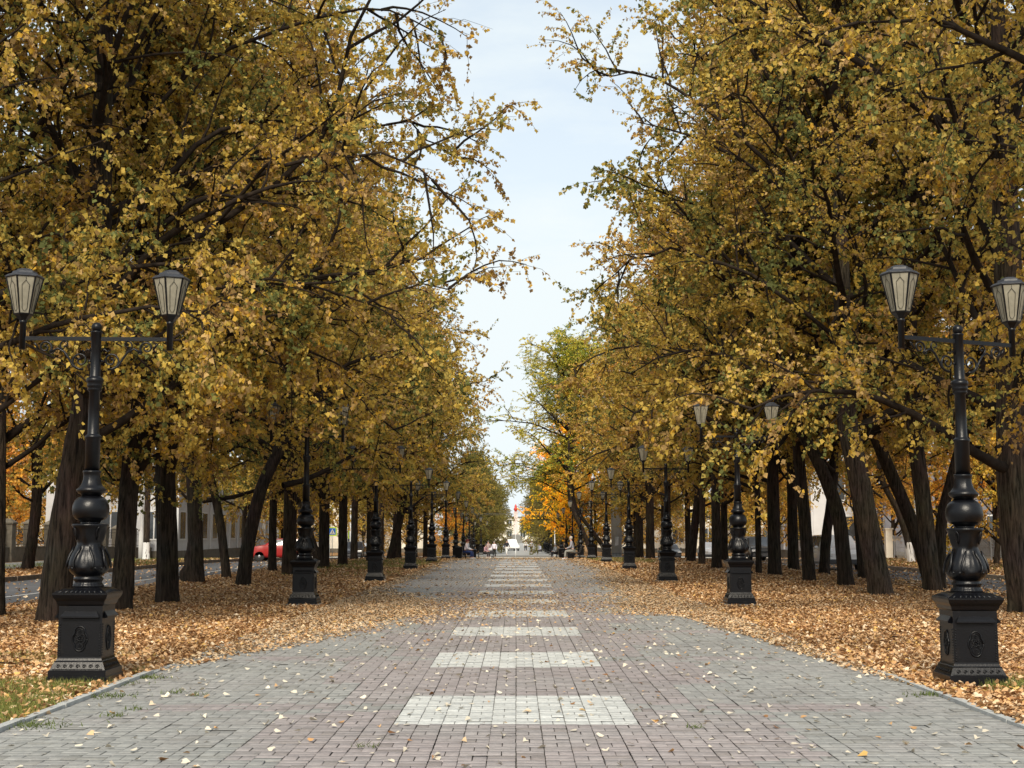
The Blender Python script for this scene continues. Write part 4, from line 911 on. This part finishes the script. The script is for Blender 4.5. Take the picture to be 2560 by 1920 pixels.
bench(3.95, 112, R(-90), 'empty dark bench between the seated man and the far seated person')
for x, y, lb in ((3.9, 99, 'dark box litter bin right behind the seated man'), (-4.0, 97, 'dark litter bin in front of the seated couple'), (3.9, 119, 'dark litter bin at the right far bench'), (-4.0, 131, 'dark litter bin near the stroller group')):
    t = empty('litter_bin', (x, y, gz(y))); tag(t, lb, 'litter bin'); MB().sq([(.22, .04), (.27, .78)]).build('body', M['iron'], t); MB().sq([(.29, .78), (.29, .83), (.2, .86)]).build('rim', M['iron'], t)

# ------------------------------------------------------------------ people
def skin_obj(name, verts, edges, rad, m, parent, sub=2):
    me = bpy.data.meshes.new(name); me.from_pydata(verts, edges, []); o = link(name, me, parent); me.materials.append(m)
    md = o.modifiers.new('skin', 'SKIN'); sv = me.skin_vertices[0].data if me.skin_vertices else None
    if not me.skin_vertices:
        bpy.context.view_layer.update()
    return o, md
def person(x, y, rz, label, pose='stand', top=(.5, .5, .5), legs=(.03, .03, .05), hair=(.05, .03, .02), s=1.0, shoes=(.5, .5, .5), group=None, seat=.46):
    p = empty('person', (x, y, gz(y)), rz, s); tag(p, label, 'person', group)
    if pose == 'stand': hip = .92; kn = [(-.1, -.02, .5), (.1, .03, .5)]; an = [(-.11, .02, .09), (.11, .04, .09)]; lean = 0; el = [(-.27, .02, 1.12), (.27, .02, 1.12)]; wr = [(-.24, -.16, .95), (.24, -.16, .95)]
    elif pose == 'walk': hip = .9; kn = [(-.1, -.2, .5), (.1, .06, .48)]; an = [(-.1, -.28, .1), (.1, .36, .14)]; lean = -.04; el = [(-.27, .08, 1.12), (.27, -.08, 1.12)]; wr = [(-.27, -.1, .92), (.26, -.26, .95)]
    else: hip = seat + .1; kn = [(-.12, -.44, seat + .06), (.12, -.46, seat + .06)]; an = [(-.12, -.4, .09), (.12, -.5, .09)]; lean = -.10; el = [(-.26, -.14, hip + .22), (.26, -.14, hip + .22)]; wr = [(-.13, -.38, hip + .12), (.13, -.40, hip + .12)]
    nb_ = hip + .56; hy = lean * 1.3
    def sk(nm, verts, edges, rad, m):
        bm = bmesh.new(); lay = bm.verts.layers.skin.verify(); vs_ = [bm.verts.new(v) for v in verts]
        for v, r in zip(vs_, rad): v[lay].radius = (r if isinstance(r, tuple) else (r, r))
        vs_[0][lay].use_root = True
        for a, b in edges: bm.edges.new((vs_[a], vs_[b]))
        me = bpy.data.meshes.new(nm); bm.to_mesh(me); bm.free(); me.materials.append(m); o = link(nm, me, p)
        o.modifiers.new('skin', 'SKIN').use_smooth_shade = True; ss = o.modifiers.new('sub', 'SUBSURF'); ss.levels = ss.render_levels = 2; return o
    body = [(0, 0, hip), (0, lean * .5, hip + .26), (0, lean, nb_ - .05), (0, lean * 1.1, nb_ + .03), (0, hy - .02, nb_ + .13), (0, hy - .02, nb_ + .22)]
    br = [(.15, .11), (.14, .10), (.16, .10), .055, .085, .075]; be = [(0, 1), (1, 2), (2, 3), (3, 4), (4, 5)]
    for k, sx in enumerate((-1, 1)):
        n = len(body); body += [(sx * .17, lean, nb_ - .05), el[k], wr[k], (wr[k][0], wr[k][1] - .09, wr[k][2] - .02)]; br += [.065, .046, .032, .036]; be += [(2, n), (n, n + 1), (n + 1, n + 2), (n + 2, n + 3)]
        n = len(body); body += [(sx * .1, 0, hip - .03), kn[k], an[k], (an[k][0], an[k][1] - .14, .04)]; br += [.095, .062, .042, .04]; be += [(0, n), (n, n + 1), (n + 1, n + 2), (n + 2, n + 3)]
    sk('body', body, be, br, M['skin'])
    tm = simple('top_cloth', top, .9, var=.1); lm = simple('trouser_cloth', legs, .9, var=.1)
    tv = [(0, 0, hip + .02), (0, lean * .5, hip + .26), (0, lean, nb_ - .03), (0, lean * 1.05, nb_ + .01)]; tr = [(.175, .135), (.165, .125), (.18, .125), .075]; te = [(0, 1), (1, 2), (2, 3)]
    for k, sx in enumerate((-1, 1)):
        n = len(tv); tv += [(sx * .175, lean, nb_ - .05), el[k], wr[k]]; tr += [.085, .064, .052]; te += [(2, n), (n, n + 1), (n + 1, n + 2)]
    sk('jacket', tv, te, tr, tm)
    tv = [(0, 0, hip)]; tr = [(.165, .13)]; te = []
    for k, sx in enumerate((-1, 1)):
        n = len(tv); tv += [(sx * .1, 0, hip - .03), kn[k], (an[k][0], an[k][1], an[k][2] + .04)]; tr += [.112, .082, .066]; te += [(0, n), (n, n + 1), (n + 1, n + 2)]
        MB().box(an[k][0], an[k][1] - .07, .045, .09, .27, .09, top=.75).build('shoe', simple('shoe', shoes, .7), p, .02)
    sk('trousers', tv, te, tr, lm)
    MB().ball((0, hy + .015, nb_ + .215), .108, 12, 8, 1.12).build('hair', simple('hair', hair, .8), p)
    return p
gp = 'people near the far crossing'
man = person(3.72, 91, R(-90), 'elderly grey haired man in pale jacket and light trousers seated on the right bench', 'sit', (.27, .27, .3), (.24, .24, .22), (.42, .38, .33), 1.05)
person(-3.75, 102.7, R(90), 'seated person in white top and dark blue trousers on the left bench', 'sit', (.7, .62, .64), (.02, .04, .14), (.12, .02, .015), 1.0)
person(-3.7, 103.5, R(82), 'seated person with long dark red hair beside the white-topped one', 'sit', (.6, .62, .66), (.03, .04, .1), (.09, .015, .01), 1.02)
person(3.7, 128, R(-70), 'small distant person in pale hooded jacket seated at the right bench end', 'sit', (.5, .52, .55), (.03, .03, .035), (.5, .52, .54), .95)
person(-3.3, 147, R(60), 'distant seated person in dusty pink jacket and black trousers', 'sit', (.4, .24, .27), (.02, .02, .02), (.08, .06, .05), 1.05, (.7, .7, .65))
person(-3.0, 150, R(0), 'distant person standing in a beige pink coat behind the stroller', 'stand', (.38, .28, .27), (.3, .24, .24), (.12, .1, .09), 1.03)
person(-2.35, 149.5, R(-15), 'distant person standing in a white top and black trousers', 'stand', (.72, .68, .76), (.015, .015, .015), (.2, .17, .15), 1.0)
person(-1.2, 180, R(20), 'far figure in a black jacket with a pale skirt beyond the crossing', 'walk', (.015, .015, .02), (.6, .6, .58), (.05, .04, .03), 1.1)
person(2.2, 200, R(10), 'far walking figure in dark clothes beyond the crossing, centre right', 'walk', (.6, .6, .62), (.02, .02, .02), (.05, .04, .03), 1.0)
person(1.5, 215, R(-10), 'far figure in a white top with dark trousers right of the avenue centre', 'walk', (.75, .75, .75), (.03, .03, .04), (.1, .08, .05), 1.0)
person(3.3, 186, R(-60), 'far seated figure in a pale blue top beyond the crossing', 'sit', (.5, .55, .68), (.03, .03, .04), (.1, .08, .05), 1.0)
# stroller
st = empty('stroller', (-2.7, 148.3, gz(148.3)), R(20)); tag(st, 'dark stroller with white cover beside the standing people', 'stroller')
MB().box(0, 0, .62, .42, .62, .3, top=1.15).build('seat', simple('stroller_cloth', (.04, .04, .045), .9), st, .04); MB().lathe([(.22, .78), (.24, .9), (.18, 1.02), (.02, 1.08)], 12, cy=.12).build('hood', simple('stroller_cover', (.6, .6, .62), .9), st)
MB().tube([(-.2, -.3, .15), (-.2, .3, .6), (-.2, .55, 1.05), (.2, .55, 1.05), (.2, .3, .6), (.2, -.3, .15)], .015, 6).build('frame', M['mesh_grey'], st)
for sx in (-1, 1):
    for sy in (-1, 1):
        w2 = MB().lathe([(.02, -.02), (.12, -.02), (.12, .02), (.02, .02)], 12).build('wheel', M['tyre'], st); w2.rotation_euler = (0, R(90), 0); w2.location = (sx * .24, sy * .28, .12)

# ------------------------------------------------------------------ cars
def car(x, y, rz, label, col, L=4.3, W_=1.76, H_=1.5, style='suv', lit=False):
    """front towards local -Y"""
    c = empty('parked_car', (x, y, gz(y) - .12), rz); tag(c, label, 'car', 'cars on the side roads')
    hw = W_ / 2
    if style == 'van': st_ = [(0, .35, .75, .75), (.03, .30, .95, .95), (.18, .28, 1.02, 1.04), (.24, .28, 1.05, 1.2), (.36, .28, 1.02, .985 * H_), (.6, .28, 1.0, H_), (.93, .28, 1.0, .985 * H_), (.985, .3, .98, .9 * H_), (1, .35, .8, .8)]
    elif style == 'sedan': st_ = [(0, .35, .6, .6), (.03, .27, .76, .78), (.22, .25, .9, .93), (.3, .25, .92, .97), (.42, .25, .92, .97 * H_), (.6, .25, .93, H_), (.8, .25, .95, 1.12), (.95, .28, .98, 1.0), (.99, .32, .9, .92), (1, .4, .7, .7)]
    else: st_ = [(0, .38, .68, .68), (.03, .3, .9, .92), (.2, .27, 1.0, 1.04), (.27, .27, 1.02, 1.1), (.4, .27, 1.02, .97 * H_), (.6, .27, 1.03, H_), (.88, .27, 1.05, .97 * H_), (.965, .3, 1.0, 1.15), (1, .38, .85, .85)]
    v = []; n = 10
    for i, (t, zl, zbt, zr) in enumerate(st_):
        yy = (t - .5) * L; e = .88 if i in (0, len(st_) - 1) else 1; inset = min(1, max(0, (zr - zbt) / .4)) * .17; ww = hw * e
        ring = [(-ww * .9, zl), (-ww, zl + .12), (-ww, (zl + zbt) / 2), (-ww * .96, zbt), (-(ww * .96 - inset), zr - .04), (-(ww * .8 - inset), zr), (ww * .8 - inset, zr), (ww * .96 - inset, zr - .04), (ww * .96, zbt), (ww, (zl + zbt) / 2), (ww, zl + .12), (ww * .9, zl)]
        n = len(ring); v += [(a, yy, z) for a, z in ring]
    m_ = len(st_); f = [(i * n + j, i * n + (j + 1) % n, (i + 1) * n + (j + 1) % n, (i + 1) * n + j) for i in range(m_ - 1) for j in range(n)] + [tuple(range(n)), tuple((m_ - 1) * n + j for j in reversed(range(n)))]
    paint = mat('car_paint', col, .3, var=.04, coat=.6); bmesh_ = MB().add(v, f, True); body = bmesh_.build('body', paint, c, .02)
    def P_(i, j, o=.012):
        q = v[i * n + j]; return Vector(q)
    def pane(quad, nrm):
        a = [Vector(q) for q in quad]; ce = sum(a, Vector()) / 4; a = [ce + (q - ce) * .88 + Vector(nrm) * .014 for q in a]; t = MB().add([tuple(q) for q in a], [(0, 1, 2, 3)]); t.build('window', M['window'], c)
    gh = [i for i, s_ in enumerate(st_) if s_[3] - s_[2] > .28]
    for sx, (jb, jt) in ((-1, (3, 4)), (1, (8, 7))):
        for a, b in zip(gh[:-1], gh[1:]): pane((P_(a, jb), P_(b, jb), P_(b, jt), P_(a, jt)), (sx, 0, .2))
    a, b = gh[0] - 1, gh[0]; pane((P_(a, 4), P_(a, 7), P_(b, 7), P_(b, 4)), (0, -.8, .6))
    a, b = gh[-1], gh[-1] + 1
    q = [P_(a, 4), P_(a, 7), P_(b, 8), P_(b, 3)]; pane(q, (0, 1, .35))
    for sx in (-1, 1):
        for ty_ in (-.31, .31):
            wm = MB().lathe([(.18, -.1), (.31, -.1), (.335, -.07), (.335, .07), (.31, .1), (.18, .1)], 20).build('wheel', M['tyre'], c); wm.location = (sx * (hw - .1), ty_ * L, .335); wm.rotation_euler = (0, R(90), 0)
            MB().lathe([(.03, -.105), (.2, -.09), (.2, .09), (.03, .105)], 10).build('rim', M['rim'], wm)
        MB().box(sx * (hw * .78), -L / 2 + .05, .72, .34, .14, .14).build('headlight', M['clear_lens'], c, .02)
        tl = MB().box(sx * (hw * .84), L / 2 - .05, .86 if style != 'van' else .95, .2, .14, .3 if style == 'van' else .18).build('tail_light', M['red_lens'] if not lit else LITRED, c, .02)
        MB().box(sx * (hw + .09), -L * .16, 1.05, .16, .1, .13).build('mirror', paint, c, .03)
    MB().box(0, L / 2 - .0, .62, .52, .04, .12).build('number_plate', M['whitepaint'], c); MB().box(0, L / 2 - .02, .42, W_ * .92, .16, .18).build('bumper', simple('bumper_plastic', (.05, .05, .055), .6), c, .03); MB().box(0, -L / 2 + .02, .42, W_ * .92, .16, .2).build('bumper', simple('bumper_plastic', (.05, .05, .055), .6), c, .03)
    return c
LITRED = bpy.data.materials.new('lit_tail_lamp'); LITRED.use_nodes = True; b_ = LITRED.node_tree.nodes['Principled BSDF']; b_.inputs['Base Color'].default_value = (.6, .02, .01, 1); b_.inputs['Emission Color'].default_value = (1, .04, .02, 1); b_.inputs['Emission Strength'].default_value = 4
car(-15.2, 90, R(-90), 'bright red hatchback seen side-on on the left road', (.33, .010, .008), 4.1, 1.75, 1.5)
car(-12.5, 107, R(0), 'dark car between the left trunks behind the second lamp', (.02, .02, .025), 4.3, 1.76, 1.46, 'sedan')
car(-13.9, 127, R(0), 'white car far down the left road', (.75, .76, .78), 4.3, 1.76, 1.5)
car(14.75, 64.5, R(0), 'boxy white van with a rear window on the right road', (.82, .82, .82), 4.2, 1.75, 1.62, 'van')
car(16.1, 93, R(4), 'black off-roader parked farther down the right road', (.02, .022, .025), 4.5, 1.8, 1.65)
car(16.4, 117, R(0), 'white car far down the right road', (.75, .76, .78), 4.3, 1.76, 1.5)
car(14.0, 127, R(0), 'dark car with glowing red tail light on the right road', (.04, .04, .045), 4.3, 1.76, 1.45, 'sedan', True)
car(-.8, 232, R(12), 'white vehicle crossing the avenue in the far distance', (.8, .8, .8), 5.0, 1.9, 2.0, 'van')
tot = sum(len(m.loop_triangles) or sum(len(p.vertices) - 2 for p in m.polygons) for m in [] )
